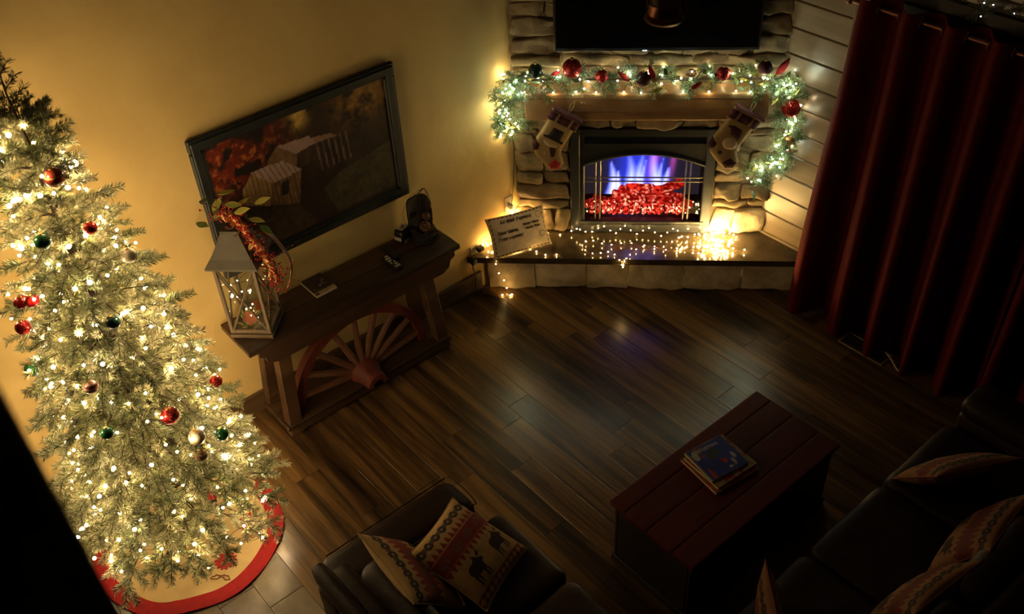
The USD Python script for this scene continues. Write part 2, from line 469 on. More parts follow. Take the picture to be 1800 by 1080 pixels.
# ------------------------------------------------------------------ the room
fl = put('/World', 'floor', boxmm((-0.1, -3.0, -0.12), (6.5, YR + 0.15, -0.012), 0.001), MAT['mortar'], False)
tag(fl, 'dark hand-scraped plank floor with a strip of stone tile beside the tree', kind='structure')
rng = np.random.default_rng(3)
W = 0.158
y = 0.93
row = 0
while y < YR:
    x = -rng.uniform(0, 1.1)
    while x < 4.5:
        ln = rng.uniform(0.75, 1.5)
        a, b = max(x, 0.0), min(x + ln, 4.6)
        if b - a > 0.05:
            z = rng.uniform(-0.0012, 0.0)
            fl.part('floor_plank', boxmm((a + 0.0005, y + 0.0005, -0.02), (b - 0.0005, min(y + W, YR + 0.03) - 0.0005, z), 0.0011), MAT['floor_wood'], False)
        x += ln
    y += W
    row += 1
TY = 0.93
for r in range(11):
    y1 = TY - 0.192 * r
    x = -0.05 - (0.165 if r % 2 else 0.0)
    while x < 3.0:
        if x + 0.33 > 0 and y1 > -1.0:
            a, b = max(x, 0.0), x + 0.33
            if b - a > 0.04:
                fl.part('floor_tile', boxmm((a + 0.0006, y1 - 0.192 + 0.0006, -0.02), (b - 0.0006, y1 - 0.0006, rng.uniform(-0.001, 0)), 0.0015), MAT['tile_stone'], False)
        x += 0.33

H = 4.9
wl = put('/World', 'wall_left', grid(60, 60, lambda s, t: np.stack([0.004 * (meshkit.fbm(np.stack([s * 9, t * 7, 0 * s], -1), 3) - 0.5) - 0.002, -3 + s * (YR + 3.0), t * H], -1))[:2], MAT['plaster'], True)
tag(wl, 'beige textured plaster wall behind the tree and the console table', kind='structure')
bb = put('/World', 'baseboard_left', boxmm((0.0, -3, 0), (0.022, 3.12, 0.145), 0.004), MAT['base_wood'], False)
tag(bb, 'rough sawn brown baseboard along the plaster wall', kind='structure')
cl = put('/World', 'ceiling', boxmm((-0.1, -3, H), (6.5, YR + 0.15, H + 0.1)), MAT['ceiling_paint'], False)
tag(cl, 'dim ceiling high above the room', kind='structure')

wr = put('/World', 'wall_right', MB().add(boxmm((1.1, YR + 0.0, 0), (1.66, YR + 0.12, H), .001)).add(boxmm((1.66, YR, 2.10), (4.05, YR + 0.12, H), .001)).add(boxmm((4.05, YR, 0), (6.5, YR + 0.12, H), .001)), MAT['mortar'], False)
tag(wr, 'wall of wide horizontal stained boards beside the fireplace', kind='structure')
z0 = 0.332 - 3 * 0.16
k = 0
for zz in np.arange(0.012, 3.4, 0.16):
    zb = zz + 0.156
    if zb < 2.2:
        spans = [(1.05, 1.565)] + ([(4.12, 6.4)])
    else:
        spans = [(1.05, 3.1), (3.104, 6.4)]
    for a, b in spans:
        wr.part('wall_plank', boxmm((a, YR - 0.022, zz), (b, YR + 0.002, zb), 0.006), MAT['plank_wood'], False)
d1 = thing('door_1', 'dark patio door glass hidden behind the red curtains', None, (2.85, YR, 0), kind='structure')
d1.part('door_frame', MB().add(boxmm((1.66, YR - 0.01, 0), (1.74, YR + 0.06, 2.1))).add(boxmm((3.97, YR - 0.01, 0), (4.05, YR + 0.06, 2.1))).add(boxmm((1.74, YR - 0.01, 2.03), (3.97, YR + 0.06, 2.1))).add(boxmm((2.81, YR - 0.01, 0), (2.89, YR + 0.06, 2.03))), MAT['post_wood'], False)
d1.part('door_glass', boxmm((1.74, YR + 0.02, 0.0), (3.97, YR + 0.026, 2.03), .001), MAT['tv_black'], False)
t1 = put('/World', 'trim_1', boxmm((1.567, YR - 0.045, 0), (1.655, YR, 2.1), 0.005), MAT['plank_wood'], False)
tag(t1, 'upright board trim at the left edge of the curtained door', kind='structure')
t2 = put('/World', 'trim_2', boxmm((1.567, YR - 0.05, 2.1), (4.14, YR, 2.19), 0.005), MAT['post_wood'], False)
tag(t2, 'dark head trim above the curtained door', kind='structure')
ps = put('/World', 'trim_3', boxmm((3.26, -0.26, 0), (3.40, 0.041, H), 0.006), MAT['post_wood'], False)
tag(ps, 'dark square timber post close to the camera at the lower left', kind='structure')

# ------------------------------------------------------------------ stone chimney face
fa = math.degrees(math.pi / 4)
wf = thing('wall_fireplace', 'stacked stone chimney face across the corner', None, F(0, 0, 0), 45, kind='structure')
INS = (0.355, 1.285, 0.31, 1.105)   # fireplace insert opening u0 u1 z0 z1


def stone(u0, u1, za, zb, d, mat, seed, back=0.02):
    v, f = rbox((u1 - u0, d + back, zb - za), 0.022, 5)
    nz = meshkit.fbm(v * 14 + seed * 3.7, 3, seed) - 0.5
    nz2 = meshkit.fbm(v * 14 + seed * 3.7 + 50, 3, seed) - 0.5
    v[:, 1] += np.where(v[:, 1] < 0, nz * 0.07, 0)
    v[:, 0] += nz2 * 0.022
    v[:, 2] += nz * 0.034
    rr = np.random.default_rng(seed + 900)
    if seed < 300:
        v[:, 2] += v[:, 0] * rr.uniform(-.07, .07) * (v[:, 2] > 0)
        v[:, 0] += v[:, 2] * rr.uniform(-.25, .25)
    # local: x along the face, y into the wall
    v += [(u0 + u1) / 2, (back - d) / 2, (za + zb) / 2]
    return v, f


wf.part('mortar_bed', MB().add(boxmm((-0.02, 0.0, 0), (INS[0], 0.12, 3.2), .001)).add(boxmm((INS[1], 0.0, 0), (1.67, 0.12, 3.2), .001))
        .add(boxmm((INS[0], 0, INS[3]), (INS[1], 0.12, 3.2), .001)).add(boxmm((INS[0], 0, 0), (INS[1], 0.12, INS[2]), .001)), MAT['mortar'], False, local=True)
rng = np.random.default_rng(11)
zc = 0.312
sid = 0
while zc < 3.0:
    h = rng.choice([0.075, 0.095, 0.12, 0.15])
    if abs(zc - 0.312) < 0.01:
        h = 0.19
    zt = zc + h
    if zc < INS[3] - 0.03 < zt:
        zt = INS[3] + 0.002
    blocks = [(0.0, INS[0] - 0.004), (INS[1] + 0.004, 1.648)] if zc < INS[3] - 0.01 else [(0.0, 1.648)]
    for a, b in blocks:
        u = a
        while u < b - 0.02:
            ln = rng.uniform(0.13, 0.36) * (1.0 if h > 0.08 else 1.2)
            if b - (u + ln) < 0.1:
                ln = b - u
            big = zc < 0.35 and u > 1.0
            mat = 'stone_pale' if big else rng.choice(['stone', 'stone', 'stone', 'stone_dark'])
            wf.part('stone', stone(u + 0.004, u + ln - 0.004, zc + 0.004, zt - 0.004, rng.uniform(0.022, 0.05) if zc < INS[3] else rng.uniform(0.02, 0.045), mat, sid), MAT[mat], 50, local=True)
            sid += 1
            u += ln
    zc = zt

# hearth: low stone base and a polished slate slab, five-sided in plan (corner hearth)
he = thing('hearth', 'raised corner hearth with pale stone front and dark slate top', 'hearth', F(0.82, 0.2, 0), 45)
# plan corners in the face's frame (u, d); the side walls cut at 45 degrees
dh, db = 0.337, 0.262
slab = Polygon([(0.0, 0.0), (1.648, 0.0), (1.648 + dh - 0.01, dh), (-dh + 0.012, dh)])
sv, sf = extr(slab, 0.045)
sv = np.array([F(p[0], p[1], 0.265 + p[2]) for p in sv])
slab_mesh = trimesh.Trimesh(sv, sf)
slab_mesh.fix_normals()
he.part('slab', slab_mesh, MAT['slate'], False)
core = Polygon([(0.0, 0.0), (1.648, 0.0), (1.648 + db - 0.03, db - 0.03), (-db + 0.04, db - 0.03)])
cv, cf = extr(core, 0.262)
cm = trimesh.Trimesh(np.array([F(p[0], p[1], p[2]) for p in cv]), cf)
cm.fix_normals()
he.part('core', cm, MAT['mortar'], False)
u = -db + 0.05
uu = [-0.20, 0.12, 0.47, 0.75, 1.12, 1.5, 1.86]
for i in range(6):
    v, f = stone(uu[i] - 0.002, uu[i + 1] + 0.002, 0.002, 0.264, 0.03, None, 300 + i, back=0.01)
    he.part('hearth_stone', np_mesh if False else ([F(p[0], db - 0.03 - p[1], p[2]) for p in v], f[:, ::-1] * 1 if False else f), MAT['stone_pale'], 50)

# mantel beam
ma = thing('mantel_shelf', 'brown timber mantel beam above the fireplace', 'mantel', F(0.82, 0.08, 1.235), 45)
mb_v, mb_f = rbox((1.46, 0.165, 0.186), 0.012, 24)
mb_v += 0.004 * (meshkit.fbm(mb_v * [3, 14, 14], 3)[:, None] - 0.5)
ma.part('beam', mv((mb_v, mb_f), (0.82 - 0.82, 0.08 - 0.0825 - 0.0 + 0.0, 0.093)) if False else ([F(0.82 + p[0], 0.0825 - p[1], 1.328 + p[2]) for p in mb_v], mb_f), MAT['mantel_wood'], 40)
ck = []
for (a, b, z) in ((0.12, 1.5, 1.385), (0.3, 1.2, 1.30), (0.7, 1.45, 1.272)):
    ck.append(tube([F(a + (b - a) * t, 0.1655, z + 0.004 * math.sin(t * 9)) for t in np.linspace(0, 1, 14)], 0.0016, 4))
mb = MB()
[mb.add(c) for c in ck]
ma.part('crack', mb, MAT['twig'], False)

# ------------------------------------------------------------------ electric fireplace
ef = thing('electric_fireplace', 'black electric fireplace insert glowing blue and red under the mantel', 'fireplace', F(0.82, 0.02, 0.31), 45)


def fbx(u0, u1, d0, d1, z0_, z1_, c=0.003):
    m = boxmm((u0, -d1, z0_), (u1, -d0, z1_), c)
    M = basis([S, S, 0], [-S, S, 0], [0, 0, 1], F(0, 0, 0))
    return tr(m, M)


u0, u1, z0, z1 = 0.358, 1.282, 0.312, 1.103
ef.part('firebox', MB().add(fbx(u0 + .02, u1 - .02, -0.34, -0.32, z0, z1)).add(fbx(u0 + .02, u0 + .04, -0.34, 0.0, z0, z1)).add(fbx(u1 - .04, u1 - .02, -0.34, 0.0, z0, z1))
        .add(fbx(u0 + .02, u1 - .02, -0.34, 0.0, z1 - .02, z1)).add(fbx(u0 + .02, u1 - .02, -0.34, 0.0, z0, z0 + .06)), MAT['firebox_black'], False)
au0, au1, az0, zspr, zpk = 0.443, 1.224, 0.408, 0.838, 0.925   # arched opening
arc = [(au0 + (au1 - au0) * t, zspr + (zpk - zspr) * (1 - (2 * t - 1) ** 2)) for t in np.linspace(0, 1, 25)]
opening = Polygon([(au0, az0)] + arc + [(au1, az0)])
face = Polygon([(u0, z0), (u1, z0), (u1, z1), (u0, z1)]).difference(opening).difference(Polygon([(0.45, 0.998), (1.215, 0.998), (1.215, 1.052), (0.45, 1.052)]))


def fface(poly, d0, d1):
    v, f = extr(poly, d1 - d0)
    m = trimesh.Trimesh(np.array([F(p[0], d0 + p[2], p[1]) for p in v]), f)
    m.fix_normals()
    return m


ef.part('surround', fface(face, -0.005, 0.028), MAT['black_metal'], False)
for (a, b, c_, e) in ((u0, u0 + .06, z0, z1), (u1 - .06, u1, z0, z1), (u0 + .06, u1 - .06, z1 - .045, z1)):
    ef.part('frame_rail', fbx(a, b, 0.028, 0.038, c_, e), MAT['grey_metal' if e - c_ > .3 else 'black_metal'], False)
ef.part('bottom_rail', MB().add(fbx(au0 - .02, au1 + .02, 0.028, 0.042, 0.385, 0.408)).add(fbx(u0 + .06, u1 - .06, 0.028, 0.034, 0.314, 0.378)), MAT['grey_metal'], False)
for i in range(3):
    ef.part('vent_louver', fbx(0.45, 1.215, 0.0, 0.018, 1.002 + i * .017, 1.010 + i * .017, .001), MAT['black_metal'], False)
mb = MB()
arcb = [F(p[0], 0.032, p[1]) for p in arc]
mb.add(tube(arcb, 0.008, 6)).add(tube([F(au0, 0.032, az0), F(au0, 0.032, zspr)], 0.007, 6)).add(tube([F(au1, 0.032, az0), F(au1, 0.032, zspr)], 0.007, 6))
ef.part('arch_trim', mb, MAT['grey_metal'], 40)
for uu_ in (0.522, 0.552, 1.104, 1.134):
    zt = np.interp(uu_, [p[0] for p in arc], [p[1] for p in arc])
    ef.part('grille_bar', tube([F(uu_, 0.018, az0), F(uu_, 0.018, zt)], 0.005, 6), MAT['bar_metal'], 40)
for zz in (0.712, 0.742):
    ef.part('grille_bar', tube([F(au0, 0.02, zz), F(au1, 0.02, zz)], 0.005, 6), MAT['bar_metal'], 40)
ef.part('glass_pane', fface(opening, -0.012, -0.008), MAT['pane'], False)
# the flame picture on the screen at the back of the box
fu0, fu1, fz0, fz1 = 0.42, 1.22, 0.47, 1.02


def flame_col(s, t):
    u = s * 2 - 1
    x = s * 11
    n1 = meshkit.fbm(np.stack([x * 0.9, t * 1.2, 0 * s], -1), 4, 5)
    tongues = np.zeros_like(s)
    for c0, w0, h0 in ((0.22, .075, .50), (0.40, .085, .72), (0.545, .055, .50), (0.665, .085, .78), (0.78, .06, .42), (0.52, .09, .62), (0.31, .05, .36), (0.73, .05, .52)):
        cx = .49 + (c0 - .5) * .82 + 0.02 * np.sin(t * 7 + c0 * 30)
        w = w0 * np.clip(1 - t / h0, 0, 1) ** 0.75 * (1 + 0.5 * (n1 - .5))
        tongues = np.maximum(tongues, np.clip(1 - np.abs(s - cx) / np.maximum(w, 1e-4), 0, 1) * (t < h0))
    halo = np.exp(-(np.abs(s - 0.49) / 0.20) ** 3) * np.clip(1 - t / 1.02, 0, 1) ** 0.55 * (0.55 + 0.9 * (n1 - .3))
    pink = np.exp(-((s - 0.56 - 0.10 * t) / 0.035) ** 2) * np.clip(1 - np.abs(t - .55) / .45, 0, 1) + 0.7 * np.exp(-((s - 0.74 - .06 * t) / 0.022) ** 2) * np.clip(1 - np.abs(t - .5) / .4, 0, 1)
    core_ = np.clip(tongues, 0, 1) ** 0.7 * np.clip(1.25 - t / .62, 0, 1)
    R = 0.014 + 0.02 * halo + 1.0 * core_ ** 2.2 + 0.40 * pink
    G = 0.010 + 0.05 * halo + 1.0 * core_ ** 2.0 + 0.05 * pink
    B = 0.015 + 1.0 * halo + 1.9 * core_ + 0.30 * pink
    return np.stack([R, G, B], -1)


v, f, s, t = grid(70, 60, lambda s, t: np.stack([fu0 + (fu1 - fu0) * s, 0 * s, fz0 + (fz1 - fz0) * t], -1))
v = np.array([F(p[0], -0.20, p[2]) for p in v])
ef.part('flame_screen', (v, f), MAT['flame_screen'], True, col=flame_col(s, t), label='blue flame picture on the fireplace screen')
ef.part('screen_panel', fbx(u0 + .04, u1 - .04, -0.23, -0.205, z0 + .06, z1 - .02), MAT['firebox_black'], False)
# logs and embers
rng = np.random.default_rng(5)


def ember_col(P, hot):
    n = meshkit.fbm(P * 70, 4, 3)
    m = meshkit.fbm(P * 22, 3, 8)
    k = np.clip((n - 0.47) * 8, 0, 1)[:, None] * hot
    w = (np.clip((n - .54) * 9, 0, 1) * np.clip((m - .45) * 6, 0, 1))[:, None] * hot
    return np.clip(np.array([[0.16, 0.002, 0.002]]) * (0.3 + hot) + k * np.array([[1.3, 0.045, 0.02]]) + w * np.array([[1.0, 0.75, 0.5]]), 0, 3)


for i in range(8):
    c = F(rng.uniform(0.58, 1.04), -0.13 + rng.uniform(-.03, .04), 0.49 + 0.028 * (i % 3))
    a = rng.uniform(-0.7, 0.7)
    L = rng.uniform(0.09, 0.16)
    ax = np.array([S * math.cos(a), S * math.cos(a), math.sin(a) * .8])
    v, f = tube([c + ax * L * t for t in np.linspace(-1, 1, 40)], 0.032 * np.array([.5] + [1] * 38 + [.5]), 28)
    v += 0.022 * (meshkit.fbm(v * 28, 4, i)[:, None] - .5)
    ef.part('ember_log', (v, f), MAT['ember_glow'], True, col=ember_col(v + i, 0.30 + .2 * rng.random()))
for i, (uu_, zz) in enumerate(((.50, .455), (.56, .475), (.62, .465), (.53, .44), (1.06, .475), (1.12, .455), (1.01, .485), (1.10, .44))):
    c = F(uu_, -.12, zz)
    ax = np.array([S, S, (-1) ** i * .35])
    v, f = tube([c + ax * .06 * t for t in np.linspace(-1, 1, 24)], 0.026 * np.array([.5] + [1] * 22 + [.5]), 20)
    v += 0.02 * (meshkit.fbm(v * 28, 4, i + 40)[:, None] - .5)
    ef.part('ember_log', (v, f), MAT['ember_glow'], True, col=ember_col(v + i * 3, 0.16))
for i in range(34):
    front = i < 17
    uu_ = 0.50 + 0.62 * (i % 17) / 16 + rng.uniform(-.008, .008)
    v, f = ball(1, k=4)
    v = v * np.array([.015, .02, .030 if front else .036]) * rng.uniform(.85, 1.15)
    v += 0.016 * (meshkit.fbm(v * 60 + i, 3, i)[:, None] - .5)
    v = v + F(uu_, -0.055 if front else -0.09, 0.435 if front else 0.462)
    ef.part('ember_coal', (v, f), MAT['ember_glow'], True, col=ember_col(v + i * .7, (0.85 if front else 0.6) * (1 if .55 < uu_ < 1.08 else .35)))
ef.part('ember_tray', fbx(u0 + .06, u1 - .06, -0.20, -0.02, 0.345, 0.385), MAT['firebox_black'], False)

# ------------------------------------------------------------------ television
tv = thing('television', 'flat black television mounted on the stone above the mantel', 'television', F(0.865, 0.06, 1.65), 45)
tv.part('bezel', fbx(0.268, 1.465, 0.045, 0.082, 1.65, 2.335, .006), MAT['tv_frame'], False)
tv.part('screen', fbx(0.282, 1.451, 0.082, 0.0835, 1.672, 2.322, .0005), MAT['tv_black'], False)
tv.part('wall_bracket', fbx(0.7, 1.03, 0.03, 0.05, 1.8, 2.2), MAT['plastic_black'], False)
tv.part('status_light', fbx(0.79, 0.815, 0.082, 0.084, 1.6535, 1.6585, .0005), MAT['led_dot'], False)

# ------------------------------------------------------------------ framed barn picture
PY0, PY1, PZ0, PZ1 = 1.404, 2.632, 1.004, 1.859
pic = thing('framed_picture', 'black framed print of weathered barns in autumn woods', 'picture', (0.0, (PY0 + PY1) / 2, PZ0))
FWd = 0.075
for a, b, c_, e in ((PY0, PY1, PZ1 - FWd, PZ1), (PY0, PY1, PZ0, PZ0 + FWd)):
    pic.part('frame_rail', MB().add(boxmm((0.004, a, c_), (0.034, b, e), .008)).add(boxmm((0.03, a + .012, c_ + .012), (0.042, b - .012, e - .018), .006)), MAT['frame_black'], False)
for a, b in ((PY0, PY0 + FWd), (PY1 - FWd, PY1)):
    pic.part('frame_rail', MB().add(boxmm((0.004, a, PZ0 + FWd), (0.034, b, PZ1 - FWd), .008)).add(boxmm((0.03, a + .012, PZ0 + .05), (0.042, b - .018, PZ1 - .05), .006)), MAT['frame_black'], False)


def inpoly(pts, s, t):
    return contains_xy(Polygon(pts), s, t)


def barn_col(s, t):
    P = np.stack([s * 9, t * 6, 0 * s], -1)
    n = meshkit.fbm(P * 2.2, 5, 1)
    n2 = meshkit.fbm(P * 6, 3, 2)
    c = np.stack([0.008 + 0.045 * n ** 2, 0.004 + 0.018 * n ** 2, 0.004 + 0.012 * n ** 2], -1)

    def blend(mask, col, var=0.0, q=n2):
        m = np.clip(mask, 0, 1)[:, None]
        col = np.asarray(col)[None] * (1 + var * (q[:, None] - 0.5) * 2)
        return c * (1 - m) + col * m

    red = np.clip(1.5 - s / 0.34, 0, 1) * np.clip((t - .5) / .15, 0, 1) * np.clip((n - .38) * 7, 0, 1)
    c = blend(red, (0.17, 0.018, 0.006), 0.9)
    c = blend(red * np.clip((n2 - .6) * 9, 0, 1), (0.42, 0.13, 0.03))
    gold = np.exp(-(((s - .82) / .13) ** 2 + ((t - .83) / .13) ** 2)) * np.clip((n - .3) * 5, 0, 1)
    c = blend(gold, (0.33, 0.16, 0.025), 0.9)
    sky = np.exp(-(((s - .495) / .04) ** 2 + ((t - .88) / .07) ** 2)) * 1.4 * np.clip((n - .3) * 4, 0, 1)
    c = blend(sky, (0.55, 0.36, 0.09), 0.4)
    mead = inpoly([(0.55, .33), (.66, .40), (.93, .46), (.93, .12), (.6, .12)], s, t)
    c = blend(mead * (0.35 + .65 * n), (0.065, 0.055, 0.022), 0.8)
    c = blend(inpoly([(.1, .1), (.5, .1), (.42, .3), (.2, .42), (.1, .45)], s, t) * .7, (0.06, 0.035, 0.018), .8)
    stripe = (np.sin(s * 330) > 0.2) * 1.0
    c = blend(inpoly([(0.371, 0.746), (0.309, 0.657), (0.36, 0.60), (0.444, 0.56), (0.459, 0.644)], s, t), (0.18, 0.10, 0.055), 0.4)
    c = blend(inpoly([(0.459, 0.644), (0.56, 0.667), (.55, .56), (.46, .54)], s, t), (0.05, 0.026, 0.016), 0.6)
    c = blend(inpoly([(0.371, 0.746), (0.455, 0.646), (0.564, 0.667), (0.527, 0.731)], s, t), (0.36, 0.24, 0.22), 0.2)
    c = blend(inpoly([(0.552, 0.664), (0.665, 0.655), (0.63, 0.69), (0.545, 0.709)], s, t), (0.30, 0.17, 0.12), 0.3)
    for k in range(6):
        x0 = .56 + .03 * k
        c = blend((np.abs(s - x0 - .03 * (.62 - t)) < .004) & (t < .66) & (t > .46), (0.16, 0.10, 0.08))
    gab = inpoly([(0.234, 0.64), (0.178, 0.554), (0.166, 0.45), (0.282, 0.374), (0.319, 0.528)], s, t)
    c = blend(gab, (0.36, 0.22, 0.09), 0.3)
    c = blend((gab & (stripe > 0)) * (n2 > .35), (0.22, 0.13, 0.055), 0.4)
    side = inpoly([(0.319, 0.528), (0.462, 0.53), (0.424, 0.302), (0.282, 0.374)], s, t)
    c = blend(side, (0.20, 0.11, 0.05), 0.6)
    c = blend((side & (stripe > 0)) * (n2 > .35), (0.12, 0.062, 0.03), 0.4)
    c = blend(inpoly([(.36, .5), (.40, .5), (.38, .40), (.345, .41)], s, t), (0.02, 0.01, 0.008))
    c = blend(inpoly([(0.226, 0.65), (0.319, 0.515), (0.47, 0.525), (0.383, 0.64)], s, t), (0.42, 0.28, 0.26), 0.15)
    c = blend(inpoly([(0.226, 0.65), (0.319, 0.515), (0.47, 0.525), (0.383, 0.64)], s, t) & (np.sin(s * 260 + t * 60) > .8), (0.18, 0.11, 0.10))
    return np.clip(c, 0, 1)


v, f, s, t = grid(170, 120, lambda s, t: np.stack([0.024 + 0 * s, PY0 + .06 + (PY1 - PY0 - .12) * s, PZ0 + .06 + (PZ1 - PZ0 - .12) * t], -1))
s2, t2 = (.06 + (PY1 - PY0 - .12) * s) / (PY1 - PY0), (.06 + (PZ1 - PZ0 - .12) * t) / (PZ1 - PZ0)
pic.part('print', (v, f), MAT['print_canvas'], True, col=barn_col(s2, t2), label='autumn barn landscape print')

# ------------------------------------------------------------------ console table with half wagon wheel
TX0, TX1, TYa, TYb, TZ = 0.012, 0.348, 1.303, 2.735, 0.74
ct = thing('console_table', 'rustic plank console table with half wagon wheel base under the picture', 'table', (0.18, 2.02, 0))
for i in range(2):
    a, b = TX0 + (TX1 - TX0) * i / 2, TX0 + (TX1 - TX0) * (i + 1) / 2
    v, f = rbox((b - a - .003, TYb - TYa, .036), .006, 20)
    v += .004 * (meshkit.fbm(v * [12, 4, 12] + i * 9, 3, i)[:, None] - .5)
    ct.part('top_board', mv((v, f), ((a + b) / 2, (TYa + TYb) / 2, TZ - .018)), MAT['table_wood'], 40)
ap = Polygon([(1.36, .70), (2.70, .70), (2.70, .66), (2.665, .645), (2.65, .60), (2.60, .575), (1.46, .575), (1.40, .60), (1.39, .645), (1.36, .66)])
av, af = extr(ap, .028)
am = trimesh.Trimesh(np.c_[av[:, 2] + .305, av[:, 0], av[:, 1] + .003], af)
am.fix_normals()
ct.part('apron', am, MAT['table_wood'], False)
am2 = trimesh.Trimesh(np.c_[av[:, 2] + .03, av[:, 0], av[:, 1] + .003], af)
am2.fix_normals()
ct.part('apron', am2, MAT['table_wood'], False)
for yb, yt in ((1.455, 1.515), (2.555, 2.49)):
    for xb, xt in ((0.305, 0.268), (0.055, 0.09)):
        v, f = chamfer((.068, .085, 1.0), .006)
        w = v[:, 2] + .5
        v = np.c_[v[:, 0] + xb + (xt - xb) * w, v[:, 1] + yb + (yt - yb) * w, .0 + w * .70]
        ct.part('leg', (v, f), MAT['table_wood'], False)
ct.part('base_board', boxmm((0.05, 1.40, 0.05), (0.345, 2.60, 0.085), .005), MAT['table_wood'], False)
ct.part('base_stretcher', boxmm((0.31, 1.47, 0.012), (0.345, 2.54, 0.05), .004), MAT['table_wood'], False)
wx, wy, wz, WR = 0.232, 2.0, 0.088, 0.475
th = np.linspace(0.0, math.pi, 40)
rim = MB()
prof = [(-.026, -.028), (.026, -.028), (.026, .028), (-.026, .028)]
rv = []
for a in th:
    for dx, dr in prof:
        rv.append([wx + dx, wy + (WR - .028 + dr) * math.cos(a), wz + (WR - .028 + dr) * math.sin(a)])
q = []
for i in range(len(th) - 1):
    for j in range(4):
        q.append([i * 4 + j, i * 4 + (j + 1) % 4, (i + 1) * 4 + (j + 1) % 4, (i + 1) * 4 + j])
q += [[3, 2, 1, 0], [156, 157, 158, 159]]
rm = trimesh.Trimesh(np.array(rv), np.vstack([np.array(q)[:, [0, 1, 2]], np.array(q)[:, [0, 2, 3]]]))
rm.fix_normals()
ct.part('wheel_rim', rm, MAT['wheel_wood'], 30, label='faded red half wheel rim')
for k in range(9):
    a = math.radians(8 + 164 * k / 8)
    p = [np.array([wx, wy + r * math.cos(a), wz + r * math.sin(a)]) for r in np.linspace(.09, WR - .05, 6)]
    ct.part('wheel_spoke', tube(p, [.027, .025, .022, .02, .02, .02], 8), MAT['spoke_wood'], 40)
hub = lathe([(0, -.06), (.05, -.06), (.058, -.05), (.078, -.03), (.082, 0), (.078, .03), (.06, .06), (.054, .115), (.03, .118), (.028, .10), (0, .10)], 24)
hv, hf = hub
hv = np.c_[wx + hv[:, 2] * 1.5, wy + hv[:, 0] * 1.25, wz + .004 + np.maximum(hv[:, 1] * 1.25, -.004)]
ct.part('wheel_hub', (hv, hf), MAT['wheel_wood'], 40, label='faded red wheel hub')

# ------------------------------------------------------------------ lantern on the console
LC = np.array([0.163, 1.462])
la = thing('lantern', 'tall wooden lantern with crossed bars on the left end of the console table', 'lantern', (LC[0], LC[1], TZ), 45)
hw, zb, zt = .104, TZ, 1.215


def LP(a, b, z):
    return np.array([LC[0] + (a - b) * S, LC[1] + (a + b) * S, z])


def lbox(a0, a1, b0, b1, za, zc_, c=.003):
    return tr(boxmm((a0, b0, za), (a1, b1, zc_), c), basis([S, S, 0], [-S, S, 0], [0, 0, 1], [LC[0], LC[1], 0]))


la.part('base', MB().add(lbox(-.118, .118, -.118, .118, zb, zb + .022)).add(lbox(-hw, hw, -hw, hw, zb + .022, zb + .03)), MAT['lantern_wood'], False)
for a in (-1, 1):
    for b in (-1, 1):
        la.part('corner_post', lbox(a * hw - .010, a * hw + .010, b * hw - .010, b * hw + .010, zb + .03, zt), MAT['lantern_wood'], False)
for k in range(4):
    R = euler(rz=math.pi / 2 * k)
    Mk = basis([S, S, 0], [-S, S, 0], [0, 0, 1], [LC[0], LC[1], 0]) @ R
    side = MB().add(boxmm((-hw, -hw - .009, zb + .03), (hw, -hw + .007, zb + .052))).add(boxmm((-hw, -hw - .009, zt - .024), (hw, -hw + .007, zt)))
    la.part('side_rail', tr(side, Mk), MAT['lantern_wood'], False)
    bar = MB()
    p00, p11 = np.array([-hw + .01, -hw - .004, zb + .05]), np.array([hw - .01, -hw - .004, zt - .022])
    p01, p10 = np.array([-hw + .01, -hw - .001, zt - .022]), np.array([hw - .01, -hw - .001, zb + .05])
    la.part('cross_bar', tr(tube([p00, p11], .0058, 6), Mk), MAT['lantern_wood'], 40)
    la.part('cross_bar', tr(tube([p01, p10], .0058, 6), Mk), MAT['lantern_wood'], 40)
    la.part('glass_pane', tr(boxmm((-hw + .01, -hw + .003, zb + .05), (hw - .01, -hw + .005, zt - .02), .0005), Mk), MAT['pane'], False)
rz = [(.150, zt), (.150, zt + .012), (.118, zt + .05), (.075, zt + .125), (.052, zt + .17), (.052, zt + .185), (0.0, zt + .185)]
rv = []
for r, z in rz:
    for a, b in ((-1, -1), (1, -1), (1, 1), (-1, 1)):
        rv.append(LP(a * r * .92, b * r * .92, z))
q = [[i * 4 + j, i * 4 + (j + 1) % 4, (i + 1) * 4 + (j + 1) % 4, (i + 1) * 4 + j] for i in range(len(rz) - 1) for j in range(4)] + [[3, 2, 1, 0]]
la.part('roof', (np.array(rv), np.array(q)), MAT['zinc'], False, label='dull metal lantern roof')
la.part('top_ring', mv(lathe([(.028 + .005 * math.cos(a), .005 * math.sin(a)) for a in np.linspace(0, 2 * math.pi, 9)], 18), (LC[0], LC[1], zt + .19)), MAT['zinc'], 40)


def bulb(p, r=.006, k=0):
    m = trimesh.creation.icosphere(k, r)
    return np.array(m.vertices) + p, np.array(m.faces)


ll = thing('lantern_lights', 'small string of lights coiled inside the wooden lantern', 'string lights', (LC[0], LC[1], TZ + .03))
rng = np.random.default_rng(21)
lp = [LP(-.03 + .05 * math.sin(i * 1.7), .05 * math.cos(i * 2.1), TZ + .05 + .33 * (i / 13) ** 1.1) for i in range(14)]
ll.part('wire', tube(np.array([lp[int(i // 4)] * (1 - (i % 4) / 4) + lp[min(int(i // 4) + 1, 13)] * ((i % 4) / 4) for i in range(52)]), .0012, 4), MAT['wire_green'], 40)
for p in lp[:12]:
    ll.part('bulb', bulb(p, .0045, 1), MAT['lantern_bulb'], True)


def leaf_shape(L, wd, n=7):
    t = np.linspace(0, 1, n)
    w = wd * np.sin(np.pi * t ** .85)
    return Polygon(list(zip(t * L, w / 2)) + list(zip(t[::-1] * L, -w[::-1] / 2))[1:-1])


